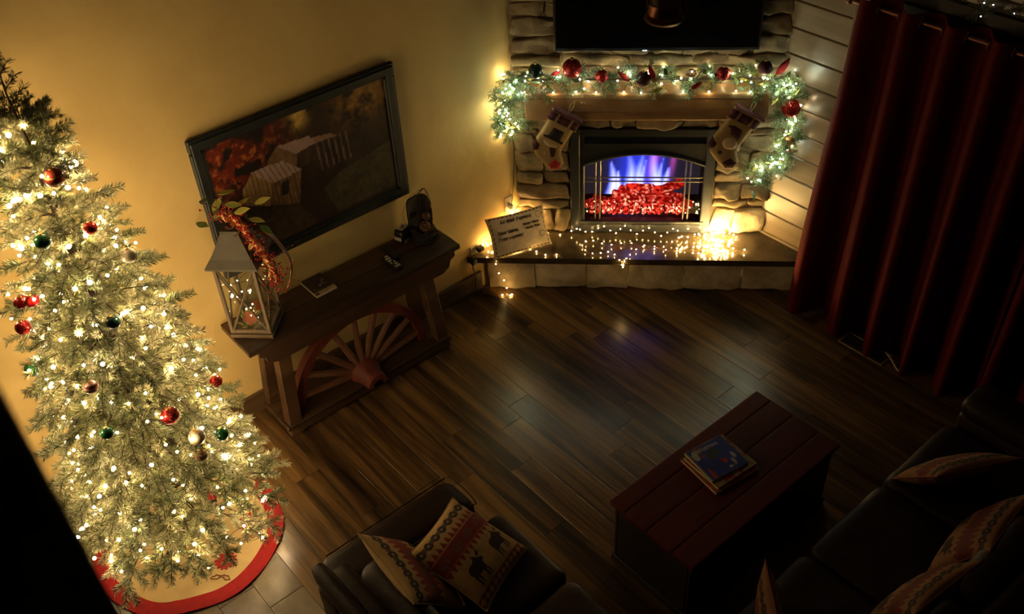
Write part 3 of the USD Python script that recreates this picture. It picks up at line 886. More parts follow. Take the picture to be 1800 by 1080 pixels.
def maple(r):
    p = []
    for i in range(30):
        a = 2 * math.pi * i / 30
        k = (1.0, .55, .8, .5, .9, .45)[i % 6] if False else (.55 + .45 * abs(math.cos(a * 2.5)) ** 1.5)
        p.append((r * k * math.cos(a), r * k * math.sin(a)))
    return Polygon(p)


mp = tr(extr(maple(.045), .002), euler(1.0, .2, .6, LP(-.01, -.05, TZ + .09)))
tag(put('/World', 'maple_leaf', mp, MAT['leaf_orange'], False), 'orange artificial maple leaf inside the lantern', 'leaf')
mp = tr(extr(maple(.05), .002), euler(.5, .5, 1.6, LP(.03, .02, TZ + .12)))
tag(put('/World', 'maple_leaf', mp, MAT['leaf_orange'], False), 'brownish red artificial leaf deeper inside the lantern', 'leaf')
ms = MB()
for i in range(46):
    a = rng.uniform(0, 6.28)
    r = .085 * math.sqrt(rng.random())
    ms.add(tr(extr(leaf_shape(.035, .012, 5), .001), euler(rng.uniform(-.6, .6), rng.uniform(-.9, .2), a, LP(r * math.cos(a), r * math.sin(a), TZ + .036 + .02 * rng.random()))))
mo = put('/World', 'leaf_litter', ms, MAT['leaf_yellow'], False)
tag(mo, 'bed of small yellow green leaves on the lantern floor', 'leaves', kind='stuff')

# berry spray and ribbon tied on the lantern
sp = thing('berry_spray', 'glittered red and gold berry spray with leaves tied on top of the lantern', 'floral spray', (LC[0] + .09, LC[1] - .02, zt + .10))
LT = np.array([LC[0], LC[1], zt + .185])


def curve(P, n=16):
    P = np.asarray(P, float)
    from scipy.interpolate import CubicSpline
    cs = CubicSpline(np.linspace(0, 1, len(P)), P)
    return cs(np.linspace(0, 1, n))


core1 = curve([LT + [-.03, -.02, .08], LT + [.02, .02, .05], LT + [.10, .05, -.04], LT + [.15, .08, -.16], LT + [.17, .10, -.27], LT + [.17, .09, -.33]], 40)
v, f = tube(core1, np.interp(np.linspace(0, 1, 40), [0, .12, .3, .6, .9, 1], [.008, .014, .018, .018, .014, .006]), 12)
v += .016 * (meshkit.fbm(v * 60, 3, 4)[:, None] - .5)
sp.part('glitter_stem', (v, f), MAT['glitter_spray'], 40, label='red and gold glittered stem')
rng = np.random.default_rng(8)
bs = MB()
st_ = MB()
for i in range(520):
    t = rng.random()
    c_ = core1[int(t * 39)]
    p = c_ + rng.normal(size=3) * (np.array([.026, .026, .022]) if i > 60 else np.array([.055, .055, .045]))
    p[0] = max(p[0], .03)
    bs.add(ball(rng.uniform(.0035, .0062), p, 1))
    if i < 260:
        st_.add(tube([c_, p], .0009, 3, False))
sp.part('berries', bs, MAT['berry_red'], 40, stuff=True, label='tiny red berries')
sp.part('berry_stalks', st_, MAT['twig'], False, stuff=True)
for i in range(44):
    k = int((i / 43) ** .9 * 33)
    sd = np.array([-.5, -.6, .2]) + rng.normal(size=3) * .5
    p = core1[k] + sd / np.linalg.norm(sd) * .012
    p[0] = max(p[0], .04)
    m = extr(leaf_shape(.045, .014, 6), .001)
    sp.part('gold_leaf', tr(m, euler(rng.uniform(-1, 1), rng.uniform(.1, 1.2), rng.uniform(-2.6, .2), p)), MAT['gold_glitter'], 40, label='gold glittered leaf')
lf = [((-.05, -.10, .16), 2.4), ((-.03, -.06, .10), 2.0), ((-.02, .0, .12), 1.0), ((-.06, -.02, .05), 3.0), ((-.07, -.04, .02), 2.6), ((.06, .08, .04), .5), ((.08, .12, -.01), .2), ((-.02, .05, .08), 1.5), ((.04, .02, .09), .8), ((-.08, -.09, .0), 3.4), ((.05, .13, .10), 1.0), ((.0, -.02, .20), 1.6)]
for i, (o, a) in enumerate(lf):
    p = LT + np.array(o)
    p[0] = max(p[0], .05)
    sp.part('stem_twig', tube(curve([LT + [.0, 0, .04], (LT + [0, 0, .06] + p) / 2 + [0, 0, .02], p], 6), .0022, 5), MAT['twig'], 40)
    m = extr(leaf_shape(.095, .042, 8), .0015)
    vv, ff = m
    vv = vv.copy()
    vv[:, 2] += .8 * vv[:, 0] * (.095 - vv[:, 0]) * 4 * .3
    sp.part('leaf', tr((vv, ff), euler(rng.uniform(-.5, .5), rng.uniform(-.5, .3), a, p)), MAT['leaf_yellow' if i % 3 else 'leaf_green'], 40)
rib = curve([LT + [.12, .06, -.02], LT + [.12, .14, -.05], LT + [.11, .19, -.16], LT + [.12, .22, -.28], LT + [.13, .185, -.38], LT + [.11, .17, -.44]], 40)
v, f, s, t = grid(39, 4, lambda s, t: rib[np.round(s * 39).astype(int)] + np.stack([.028 * (t - .5) * S, .028 * (t - .5) * S * -1, .008 * np.sin(s * 20) * (t - .5)], -1))
rb = trimesh.Trimesh(np.vstack([v, v + [.001, .001, 0]]), np.vstack([f, f[:, ::-1] + len(v)]), process=False)
sp.part('ribbon', rb, MAT['ribbon_red'], True, label='dark red wired ribbon tail')
mb = MB()
for e in (0, 1):
    mb.add(tube(rib + np.array([.028 * (e - .5) * S, -.028 * (e - .5) * S, 0]), .0014, 4))
sp.part('ribbon_edge', mb, MAT['wire_copper'], 40)

# ------------------------------------------------------------------ small things on the console
def booklet(name, label, cx, cy, z, L, Wd, h, ang, colfn, cover='paper'):
    b = thing(name, label, 'book' if 'book' in name else 'magazine', (cx, cy, z), math.degrees(ang), 'picture books stacked on the coffee table' if 'book' in name else None)
    b.part('pages', boxmm((-L / 2 + .002, -Wd / 2 + .002, .0012), (L / 2 - .002, Wd / 2 - .002, h - .0012), .0006), MAT['paper'], False, local=True)
    b.part('cover', MB().add(boxmm((-L / 2, -Wd / 2, 0), (L / 2, Wd / 2, .0012), .0003)).add(boxmm((-L / 2 - .001, -Wd / 2, 0), (-L / 2 + .0015, Wd / 2, h), .0003)).add(boxmm((-L / 2, -Wd / 2, h - .0012), (L / 2, Wd / 2, h), .0003)), MAT[cover], False, local=True)
    v, f, s, t = grid(64, 64, lambda s, t: np.stack([L * (s - .5) * .995, Wd * (t - .5) * .995, h + .0004 + 0 * s], -1))
    b.part('cover_print', (v, f), MAT['print_gloss'], True, col=colfn(s, t), local=True)
    return b


def mag_col(s, t):
    n = meshkit.fbm(np.stack([s * 7, t * 7, 0 * s], -1), 4, 9)
    c = np.tile([[0.035, 0.022, 0.02]], (len(s), 1)) * (.5 + n[:, None])
    light = (s > .80) & (n > .42)
    c[light] = [0.4, 0.28, 0.14]
    c[(np.abs(s - .45) < .14) & (np.abs(t - .72) < .18) & (n > .45)] = [0.16, 0.12, 0.09]
    c[(np.abs(s - .6) < .1) & (np.abs(t - .35) < .2) & (n > .52)] = [0.34, 0.24, 0.14]
    c[(s > .965) | (t < .03)] = [0.5, 0.42, 0.32]
    return c


booklet('magazine', 'small dark covered booklet with pale edge lying on the console table', 0.102, 1.89, TZ, .185, .137, .012, 0.0, mag_col)


def remote(label, cx, cy, ang, L, Wd, pale):
    r = thing('remote_control', label, 'remote control', (cx, cy, TZ), math.degrees(ang), 'remote controls on the console table')
    v, f = rbox((L, Wd, .018), .008, 8)
    r.part('body', (v + [0, 0, .010], f), MAT['plastic_black'], 40, local=True)
    for i in range(6):
        for j in range(3):
            r.part('button', mv(rbox((.016, .010, .004), .002, 2), (L * (-.36 + .14 * i), Wd * (-.27 + .27 * j), .020)), MAT['white_ink' if pale and (i + j) % 4 else 'grey_metal'], 40, local=True)


remote('black remote control with rows of pale buttons on the console table', .225, 2.322, 0.05, .168, .046, True)
remote('plain dark remote control behind the pale buttoned one', .135, 2.375, -0.05, .17, .042, False)

# dark mug-like clock with pale labels
ck = thing('desk_clock', 'rounded black box with two off-white labels against the wall beside the basket', 'clock', (.075, 2.515, TZ), 20)
v, f = rbox((.085, .105, .095), .03, 10)
ck.part('case', (v + [0, 0, .048], f), MAT['plastic_black'], 40, local=True)
ck.part('label_panel', tr(chamfer((.05, .002, .026), .0005), euler(0, 0, 0, (-.004, -.0525, .04))), MAT['white_ink'], False, local=True)
top = MB().add(boxmm((-.026, -.034, .0955), (.022, .030, .0965), .0003))
ck.part('label_panel', top, MAT['white_ink'], False, local=True)
ck.part('label_mark', MB().add(boxmm((-.010, -.012, .0965), (.012, -.002, .0972), .0002)).add(boxmm((-.016, .006, .0965), (.006, .018, .0972), .0002)), MAT['plastic_black'], False, local=True)
ck.part('side_label', boxmm((.0415, -.045, .014), (.0437, .0, .034), .0004), MAT['white_ink'], False, local=True)

# basket with upright bark back, twig nest and tan cones
bk = thing('twig_basket', 'dark bark backed twig basket on the right end of the console table', 'basket', (.135, 2.62, TZ))
BC = np.array([.135, 2.62, TZ])
v, f, s, t = grid(16, 14, lambda s, t: np.stack([BC[0] - .075 * np.sin(np.pi * (.12 + .76 * s)) * .75 + .0, BC[1] + .085 * np.cos(np.pi * (.05 + .9 * s)), BC[2] + .275 * t * (1 - .22 * (2 * s - 1) ** 4 * t)], -1))
v[:, :2] += .008 * (meshkit.fbm(v * 40, 3)[:, None] - .5)
v2 = v + np.c_[.012 * np.ones(len(v)), np.zeros(len(v)), np.zeros(len(v))]
nn = len(v)
edge = []
for i in range(16):
    edge += [[i * 15 + 14, (i + 1) * 15 + 14, (i + 1) * 15 + 14 + nn], [i * 15 + 14, (i + 1) * 15 + 14 + nn, i * 15 + 14 + nn]]
bk.part('bark_back', (np.vstack([v, v2]), np.vstack([f, f[:, ::-1] + nn, edge])), MAT['bark'], 40)
rng = np.random.default_rng(4)
for i in range(26):
    a0 = rng.uniform(0, 6.28)
    r = rng.uniform(.055, .088)
    zz = BC[2] + rng.uniform(.012, .075)
    p = [BC + np.array([.012 + r * .8 * math.cos(a0 + t), r * math.sin(a0 + t), zz - BC[2] + .02 * math.sin(3 * t + a0)]) for t in np.linspace(0, rng.uniform(1.6, 3.2), 12)]
    bk.part('twig', tube(p, .0028, 5), MAT['bark'], 40)
wires = MB()
for i in range(9):
    a0 = rng.uniform(-1.4, 1.4)
    p = curve([BC + [0, .09 * math.sin(a0), .12], BC + [-.04, .10 * math.sin(a0) + .01, .22 + .03 * rng.random()], BC + [-.03, .06 * math.sin(a0 + 1), .30 + .02 * rng.random()], BC + [-.02, -.05, .24]], 14)
    wires.add(tube(p, .0011, 4))
bk.part('wire_rim', wires, MAT['twig'], 40)
bk.part('basket_floor', mv(lathe([(0, .004), (.08, .004), (.085, .02), (.075, .012), (0, .012)], 20), BC + [.01, 0, 0]), MAT['bark'], 40)


def cone(name, label, c, r, group=None, mat='pine_cone', parent=None):
    t = thing(name, label, 'pine cone', c, 0, group)
    for k in range(6):
        n = 9 if k < 5 else 5
        for j in range(n):
            a = 2 * math.pi * (j + .5 * (k % 2)) / n
            rr = r * math.sin(math.pi * (.18 + .75 * k / 6))
            p = np.array([rr * math.cos(a), rr * math.sin(a), -r * .9 + 1.9 * r * k / 6])
            sc = rbox((.42 * r, .5 * r, .12 * r), .05 * r, 2)
            t.part('scale', tr(sc, euler(0, -.5 + .12 * k, a, p)), MAT[mat], 40, local=True)
    t.part('core', tr(ball(1, k=2), np.diag([.75 * r, .75 * r, 1.0 * r, 1])), MAT['bark'], 40, local=True)


cone('pine_cone', 'larger tan cone in the front of the twig basket', (.175, 2.615, TZ + .105), .030)
cone('pine_cone', 'smaller tan cone against the bark back of the twig basket', (.135, 2.655, TZ + .14), .022)

# ------------------------------------------------------------------ wall outlets and cords
ou = thing('wall_outlet', 'pale outlet plate on the plaster wall behind the letter pillow', 'outlet', (0.0, 3.40, .55))
ou.part('plate', boxmm((0, 3.365, .50), (.008, 3.435, .615), .003), MAT['plastic_white'], False)
ou.part('plug', boxmm((.008, 3.385, .53), (.04, 3.415, .56), .004), MAT['plastic_white'], False)
ou = thing('wall_outlet', 'low outlet with black plugs on the plaster wall left of the hearth', 'outlet', (0.0, 3.06, .29))
ou.part('plate', boxmm((0, 3.05, .255), (.008, 3.12, .37), .003), MAT['plastic_white'], False)
ou.part('plug', mv(rbox((.04, .05, .036), .008, 4), (.028, 3.115, .345)), MAT['plastic_black'], 40)
ou.part('plug', mv(rbox((.05, .04, .05), .008, 4), (.034, 3.045, .28)), MAT['plastic_black'], 40)
co = put('/World', 'power_cord', tube(curve([(.045, 3.03, .262), (.05, 3.035, .20), (.04, 3.05, .12), (.035, 3.045, .05), (.06, 3.06, .012), (.13, 3.10, .006), (.20, 3.13, .005)], 30), .004, 6), MAT['wire_black'], 40)
tag(co, 'black cord running from the low outlet to the floor', 'cord')
co = put('/World', 'light_cord', tube(curve([(.03, 3.42, 1.13), (.012, 3.462, .95), (.008, 3.455, .78), (.012, 3.43, .62), (.03, 3.40, .56)], 24), .0026, 5), MAT['wire_green'], 40)
tag(co, 'thin cord hanging down the plaster wall from the garland to the outlet', 'cord')

# ------------------------------------------------------------------ curtains
rod = thing('curtain_rod', 'dark copper curtain rod over the patio door', 'curtain rod', (2.8, 4.53, 2.07))
rod.part('pole', tube([(1.58, 4.53, 2.07), (4.1, 4.53, 2.07)], .012, 12), MAT['rod_metal'], 40)
for x in (1.575, 4.105):
    rod.part('finial', ball(.024, (x, 4.53, 2.07), 2), MAT['rod_metal'], 40)
for x in (1.61, 4.08):
    rod.part('bracket', boxmm((x - .01, 4.53, 2.06), (x + .01, YR - .05, 2.08)), MAT['rod_metal'], False)


def curtain(x0, x1, label, seed):
    cu = thing('curtain', label, 'curtain', ((x0 + x1) / 2, 4.53, .03), group='red curtain panels over the door')
    nx = int((x1 - x0) * 150)
    ph = 1.82

    def fn(s, t):
        z = .035 + 2.085 * t
        x = x0 + (x1 - x0) * s
        low = (1 - t)
        amp = .058 + .045 * low
        dr = .05 * (meshkit.fbm(np.stack([x * 3.0, t * 1.3, 0 * x + seed], -1), 3, seed) - .5) * low * 1.6
        y = 4.53 + amp * np.cos(2 * np.pi * (x - ph + dr) / .242) + .02 * np.cos(2 * np.pi * (x - ph) / .121 + 1.0) * low - .05 * low
        if seed == 1:
            xx = x - .095 * low * np.clip(1 - s * 5, 0, 1)
        else:
            xx = x
        return np.stack([xx, y, z + 0 * x], -1)
    v, f, s, t = grid(nx, 26, fn)
    m = trimesh.Trimesh(v, f, process=False)
    nrm = m.vertex_normals
    n = len(v)
    cu.part('panel', (np.vstack([v, v + nrm * .003]), np.vstack([f, f[:, ::-1] + n])), MAT['red_velvet'], True)
    k = math.ceil((x0 - ph + .0605) / .121)
    x = ph - .0605 + .121 * k
    while x < x1 - .02:
        ring = lathe([(.026 + .005 * math.cos(a), .005 * math.sin(a)) for a in np.linspace(0, 2 * math.pi, 8)], 16)
        cu.part('grommet', tr(ring, euler(0, math.pi / 2, .0, (x, 4.53, 2.07))), MAT['rod_metal'], 40)
        x += .121


curtain(1.652, 2.86, 'deep red curtain panel nearest the fireplace', 1)
curtain(2.88, 4.06, 'deep red curtain panel farther from the fireplace', 2)

# ------------------------------------------------------------------ floor register and white cord
vr = thing('floor_vent', 'floor vent with a pale metal frame at the foot of the curtain', 'vent', (2.15, 4.36, 0))
vr.part('frame', MB().add(boxmm((1.99, 4.40, 0), (2.31, 4.418, .008))).add(boxmm((1.99, 4.52, 0), (2.31, 4.536, .008))).add(boxmm((1.99, 4.418, 0), (2.008, 4.52, .008))).add(boxmm((2.292, 4.418, 0), (2.31, 4.52, .008))), MAT['vent_metal'], False)
for i in range(7):
    vr.part('slat', boxmm((2.008, 4.424 + i * .0135, .001), (2.292, 4.430 + i * .0135, .006), .001), MAT['plastic_black'], False)
wc = put('/World', 'white_cable', tube(curve([(2.17, 4.52, .05), (2.23, 4.50, .045), (2.31, 4.48, .03), (2.37, 4.45, .012), (2.42, 4.44, .008)], 16), .006, 6), MAT['plastic_white'], 40)
tag(wc, 'short white cable lying at the foot of the curtain', 'cable')

# ------------------------------------------------------------------ coffee table chest and books
cf_ = thing('coffee_table', 'dark red brown wooden chest coffee table', 'coffee table', (2.45, 2.735, 0))
CX0, CX1, CY0, CY1, CZ = 2.185, 2.715, 2.185, 3.285, .46
for i, (a, b) in enumerate(((0, .19), (.19, .46), (.46, .76), (.76, 1.0))):
    v, f = rbox(((b - a) * (CX1 - CX0) - .003, CY1 - CY0, .03), .004, 16)
    v += .003 * (meshkit.fbm(v * [9, 3, 9] + i * 5, 3, i)[:, None] - .5)
    cf_.part('top_board', mv((v, f), (CX0 + (a + b) / 2 * (CX1 - CX0), (CY0 + CY1) / 2, CZ - .015)), MAT['chest_wood'], 40)
bx = (CX0 + .02, CX1 - .02, CY0 + .02, CY1 - .02)
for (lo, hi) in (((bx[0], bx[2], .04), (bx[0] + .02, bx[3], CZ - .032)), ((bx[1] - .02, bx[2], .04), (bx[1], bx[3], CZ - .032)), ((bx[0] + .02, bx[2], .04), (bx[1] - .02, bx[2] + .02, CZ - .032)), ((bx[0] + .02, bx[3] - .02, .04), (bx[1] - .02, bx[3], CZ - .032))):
    cf_.part('side_panel', boxmm(lo, hi), MAT['post_wood'], False, label='side panel with shade painted in as near black')  # shade on the chest sides is painted in with the near-black wood
cf_.part('plinth', boxmm((bx[0] - .01, bx[2] - .01, 0), (bx[1] + .01, bx[3] + .01, .05)), MAT['post_wood'], False)


def blue_book(s, t):
    n = meshkit.fbm(np.stack([s * 6, t * 6, 0 * s], -1), 4, 3)
    n2 = meshkit.fbm(np.stack([s * 22, t * 22, 0 * s], -1), 2, 8)
    c = np.stack([.012 + .02 * n, .02 + .03 * n, .16 + .16 * n], -1)

    def E(cx, cy, rx, ry, col, m=.0):
        k = (((s - cx) / rx) ** 2 + ((t - cy) / ry) ** 2 + m * (n2 - .5)) < 1
        c[k] = col
    for k in ((.36, .52, .13, .16), (.30, .60, .10, .09), (.42, .44, .1, .08)):
        E(*k, (.03, .05, .03), 1.6)
    E(.66, .62, .07, .06, (.42, .04, .02), .5)
    E(.60, .57, .05, .05, (.22, .02, .02), .8)
    E(.62, .88, .10, .05, (.40, .36, .42), .8)
    E(.78, .78, .11, .035, (.35, .33, .45), .9)
    E(.88, .62, .04, .03, (.5, .48, .42), .3)
    E(.12, .25, .10, .12, (.16, .07, .06), 1.8)
    E(.22, .14, .14, .08, (.35, .32, .25), 1.5)
    E(.3, .3, .05, .05, (.28, .03, .02), 1.2)
    E(.85, .15, .2, .05, (.30, .03, .02), 1.2)
    c[(t < .04)] = (.2, .19, .14)
    return c


def warm_book(s, t):
    n = meshkit.fbm(np.stack([s * 8, t * 8, 0 * s], -1), 4, 6)
    return np.where((n > .5)[:, None], [[.36, .05, .015]], [[.30, .12, .03]])


def cream_book(s, t):
    n = meshkit.fbm(np.stack([s * 8, t * 8, 0 * s], -1), 4, 7)
    return np.where((n > .55)[:, None], [[.25, .03, .02]], [[.28, .22, .10]])


BA = math.radians(-8)
booklet('picture_book', 'orange red covered picture book at the bottom of the stack on the coffee table', 2.40, 2.735, CZ, .262, .275, .016, BA, warm_book, 'book_red')
booklet('picture_book', 'cream paged picture book in the middle of the coffee table stack', 2.395, 2.745, CZ + .0165, .24, .262, .012, BA + .05, cream_book, 'paper')
bb_ = booklet('picture_book', 'blue covered picture book lying on top of the coffee table stack', 2.375, 2.735, CZ + .029, .215, .225, .011, BA - .03, blue_book, 'paper')
tx = trimesh.util.concatenate([meshkit.text_mesh('Christmas', .024, .0006)])
v = np.array(tx.vertices)
v = np.c_[-v[:, 1], v[:, 0], v[:, 2]]     # reads along +y
bb_.part('title', (v + [-.068, -.088, .0116], np.array(tx.faces)), MAT['white_ink'], False, local=True)
tx = meshkit.text_mesh('Story', .012, .0006)
v = np.array(tx.vertices)
v = np.c_[-v[:, 1], v[:, 0], v[:, 2]]
bb_.part('title', (v + [.085, .02, .0116], np.array(tx.faces)), MAT['white_ink'], False, local=True)

# ------------------------------------------------------------------ sofas
def lbx(size, r, c, seed, n=12, amp=.012):
    v, f = rbox(size, r, n)
    v = v + c
    m = trimesh.Trimesh(v, f, process=False)
    v = v + m.vertex_normals * (amp * (meshkit.fbm(v * 7, 3, seed) - .5))[:, None]
    return v, f


s1 = thing('sofa', 'dark brown leather loveseat in the foreground facing the curtains', 'sofa', (2.34, 1.3, 0))
AX0, AX1 = 1.64, 1.87
s1.part('base', lbx((1.36, .78, .22), .03, np.array([2.35, 1.30, .17]), 1), MAT['leather'], True)
for a in (1.755, 2.975):
    arm = MB().add(lbx((.21, .78, .46), .05, np.array([a, 1.25, .29]), 2)).add(lbx((.245, .76, .14), .068, np.array([a, 1.26, .55]), 3))
    s1.part('arm', arm, MAT['leather'], True)
for i, c in enumerate((2.11, 2.62)):
    s1.part('seat_cushion', lbx((.50, .60, .17), .055, np.array([c, 1.47, .375]), 5 + i, 16, .02), MAT['leather_worn'], True)
s1.part('back', lbx((1.34, .15, .54), .06, np.array([2.40, .945, .38]), 8, 16), MAT['leather'], True)
for i, c in enumerate((2.08, 2.64)):
    s1.part('back_cushion', lbx((.50, .17, .28), .08, np.array([c, 1.06, .56]), 10 + i, 16, .02), MAT['leather'], True)
s1.part('back_rail', lbx((1.40, .085, .085), .042, np.array([2.43, .865, .70]), 12, 20, .01), MAT['leather'], True)
for x in (1.70, 3.02):
    for yv in (.98, 1.60):
        s1.part('foot', boxmm((x - .03, yv - .03, 0), (x + .03, yv + .03, .07)), MAT['post_wood'], False)
s1.part('piping', MB().add(tube([(1.862, 1.10, .615), (1.866, 1.62, .612)], .004, 6)).add(tube([(1.643, .95, .605), (1.643, 1.62, .605)], .004, 6)).add(tube(curve([(1.64, 1.635, .60), (1.70, 1.645, .60), (1.80, 1.645, .60), (1.86, 1.635, .59)], 10), .004, 6)), MAT['leather_worn'], 40)

s2_ = thing('sofa', 'long dark leather sofa along the right side of the coffee table', 'sofa', (3.4, 2.95, 0))
s2_.part('base', lbx((.80, 1.98, .22), .03, np.array([3.40, 2.95, .17]), 21), MAT['leather'], True)
for yv in (1.95, 3.95):
    s2_.part('arm', MB().add(lbx((.80, .20, .46), .05, np.array([3.40, yv, .29]), 22)).add(lbx((.80, .235, .14), .068, np.array([3.40, yv, .55]), 23)), MAT['leather'], True)
for i in range(3):
    s2_.part('seat_cushion', lbx((.62, .585, .17), .055, np.array([3.285, 2.36 + .593 * i, .37]), 25 + i, 16, .02), MAT['leather'], True)
    s2_.part('back_cushion', lbx((.18, .585, .40), .08, np.array([3.66, 2.36 + .593 * i, .63]), 29 + i, 16, .02), MAT['leather'], True)
s2_.part('back', lbx((.16, 2.1, .72), .06, np.array([3.80, 2.95, .46]), 33, 16), MAT['leather'], True)

# ------------------------------------------------------------------ lodge pillows
def moose(cx, cy, sc, s, t):
    """Moose silhouette facing right, feet at cy."""
    X, Y = (s - cx) / sc, (t - cy) / sc
    p = [(-.44, .62), (-.42, .40), (-.40, .0), (-.33, 0), (-.31, .30), (-.25, .36), (-.24, .0), (-.17, 0), (-.16, .36), (.12, .34), (.14, .0), (.21, 0), (.22, .32), (.27, .34), (.30, .0), (.37, 0), (.36, .45),
         (.42, .62), (.52, .60), (.58, .64), (.56, .74), (.46, .80), (.38, .86), (.30, .92), (.18, .96), (0.0, .86), (-.25, .84), (-.38, .78)]
    a = [(.36, .84), (.30, .98), (.16, 1.10), (.20, 1.0), (.10, 1.02), (.22, .92), (.30, .86)]
    b = [(.40, .84), (.46, 1.0), (.62, 1.12), (.58, 1.0), (.68, 1.02), (.54, .90), (.44, .84)]
    return inpoly(p, X, Y) | inpoly(a, X, Y) | inpoly(b, X, Y)


def lodge_col(s, t, front):
    n = meshkit.fbm(np.stack([s * 9, t * 9, 0 * s], -1), 3, 2)
    cream, red, dark, olive = np.array([.40, .25, .10]), np.array([.19, .018, .016]), np.array([.022, .012, .012]), np.array([.07, .05, .03])
    c = np.tile(cream, (len(s), 1)) * (.8 + .4 * n[:, None])
    b = (t < .125) & (t > .02)
    c[b] = red
    q = np.abs(((s * 11) % 1) - .5) * 1.2 + np.abs((t - .072) / .085) * 1.1
    c[b & (q < .5)] = cream
    c[moose(.29, .165, .27, s, t)] = dark
    c[moose(.74, .165, .27, s, t)] = dark
    tri = lambda y0, y1, up_: (t > y0) & (t < y1) & (np.abs(((s * 12) % 1) - .5) < .42 * (np.where(up_, (t - y0), (y1 - t)) / (y1 - y0)) + .06)
    c[tri(.47, .54, True)] = red
    mid = (t > .54) & (t < .71)
    c[mid] = red
    pk = mid & (np.abs(((s * 4.2) % 1) - .5) * 2 + np.abs((t - .625) / .075) < .85) & (meshkit.noise(np.stack([s * 60, t * 60, 0 * s], -1)) > .45)
    c[pk] = olive * 1.6
    c[(np.abs(t - .54) < .008) | (np.abs(t - .71) < .008)] = [.30, .05, .035]
    c[tri(.72, .80, False)] = red
    fl_ = ((((s * 7.5) % 1) - .5) ** 2 + ((t - .88) / .13) ** 2) < .16
    c[fl_] = dark * 1.6
    ctr = ((((s * 7.5) % 1) - .5) ** 2 + ((t - .88) / .13) ** 2) < .015
    c[ctr] = cream * .8
    c[((((s * 7.5 + .5) % 1) - .5) ** 2 + ((t - .885) / .13) ** 2) < .05] = olive
    return c


def lodge_pillow(label, center, R, w, thick, seed, n=110, shade_tint=(1, 1, 1)):  # the last argument darkens the print to paint shade into it
    t_ = thing('throw_pillow', label, 'pillow', center, 0, 'lodge patterned pillows on the sofas')
    v, f, s, t, fr = cushion(w, w, thick, n, seed)
    Rm = np.asarray(R, float)
    t_.part('cover', (v @ Rm.T, f), MAT['print_cloth'], True, col=lodge_col(s, t, fr) * np.array(shade_tint), local=True)
    e = []
    for a in np.linspace(-1, 1, 20):
        e.append((a, -1))
    per = [(a, -1) for a in np.linspace(-1, 1, 18)] + [(1, b) for b in np.linspace(-1, 1, 18)][1:] + [(a, 1) for a in np.linspace(1, -1, 18)][1:] + [(-1, b) for b in np.linspace(1, -1, 18)][1:]
    pp = []
    for a, b in per:
        pin = 1 - 0.07 * (1 - abs(b) ** 2) * abs(a) ** 4
        pin2 = 1 - 0.07 * (1 - abs(a) ** 2) * abs(b) ** 4
        pp.append([a * w / 2 * pin, b * w / 2 * pin2, 0])
    t_.part('piping', tr(tube(pp, .004, 5), np.block([[Rm, np.zeros((3, 1))], [np.zeros((1, 3)), np.ones((1, 1))]])), MAT['fabric_cream' if shade_tint[0] == 1 else 'stitch_brown'], 40, local=True)
    return t_


def frame_of(right, upv):
    right = np.array(right, float)
    right /= np.linalg.norm(right)
    upv = np.array(upv, float)
    upv -= right * (upv @ right)
    upv /= np.linalg.norm(upv)
    return np.stack([right, upv, np.cross(right, upv)], 1)


lodge_pillow('moose patterned pillow lying face up on the loveseat seat', (2.044, 1.446, .585), frame_of((-.165, .368, -.063), (-.358, -.136, .141)), .415, .12, 1)
lodge_pillow('matching pillow standing on edge against the loveseat back', (1.99, 1.19, .62), frame_of((1, -.04, -.06), (.0, -.62, .78)), .43, .12, 2, 80)
lodge_pillow('lodge patterned pillow at the near end of the right sofa', (3.17, 2.16, .52), frame_of((-.75, .65, .0), (.3, -.35, .85)), .42, .12, 3, 80, (.42, .30, .28))  # right sofa pillows: the gloom of that side is painted into the print
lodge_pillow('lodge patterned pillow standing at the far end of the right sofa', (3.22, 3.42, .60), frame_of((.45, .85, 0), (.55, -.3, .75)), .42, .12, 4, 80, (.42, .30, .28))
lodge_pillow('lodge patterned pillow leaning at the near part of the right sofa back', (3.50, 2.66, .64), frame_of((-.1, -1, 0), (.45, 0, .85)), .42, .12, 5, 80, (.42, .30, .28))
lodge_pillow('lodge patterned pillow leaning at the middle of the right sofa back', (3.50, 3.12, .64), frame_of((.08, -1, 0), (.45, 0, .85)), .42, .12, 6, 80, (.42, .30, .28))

# ------------------------------------------------------------------ pendant lantern
pe = thing('pendant_lantern', 'unlit small copper lantern hanging high in front of the television', 'pendant lamp', (2.36, 2.19, 2.93))
PC = np.array([2.36, 2.19, 2.93])
pe.part('base', mv(lathe([(0, 0), (.055, 0), (.062, .006), (.06, .014), (.05, .022), (.048, .05), (.05, .055), (0, .056)], 24), PC), MAT['copper'], 40)
pe.part('glass', mv(lathe([(.044, .055), (.05, .09), (.05, .13), (.04, .17), (.03, .18)], 24), PC), MAT['pane'], 40)
for k in range(4):
    a = math.pi / 2 * k + .4
    pe.part('side_rod', tube([PC + [.055 * math.cos(a), .055 * math.sin(a), .02], PC + [.058 * math.cos(a), .058 * math.sin(a), .1], PC + [.04 * math.cos(a), .04 * math.sin(a), .19]], .003, 6), MAT['copper'], 40)
pe.part('cap', mv(lathe([(.06, .18), (.055, .19), (.03, .215), (.012, .235), (0, .24)], 24), PC), MAT['copper'], 40)
pe.part('cord', tube([PC + [0, 0, .235], [PC[0], PC[1], H]], .003, 6), MAT['wire_black'], 40)

# ------------------------------------------------------------------ tree skirt
SC, SR = np.array([.596, .636]), .49
sk = thing('tree_skirt', 'cream felt tree skirt with wide red border on the floor', 'tree skirt', (SC[0], SC[1], 0))


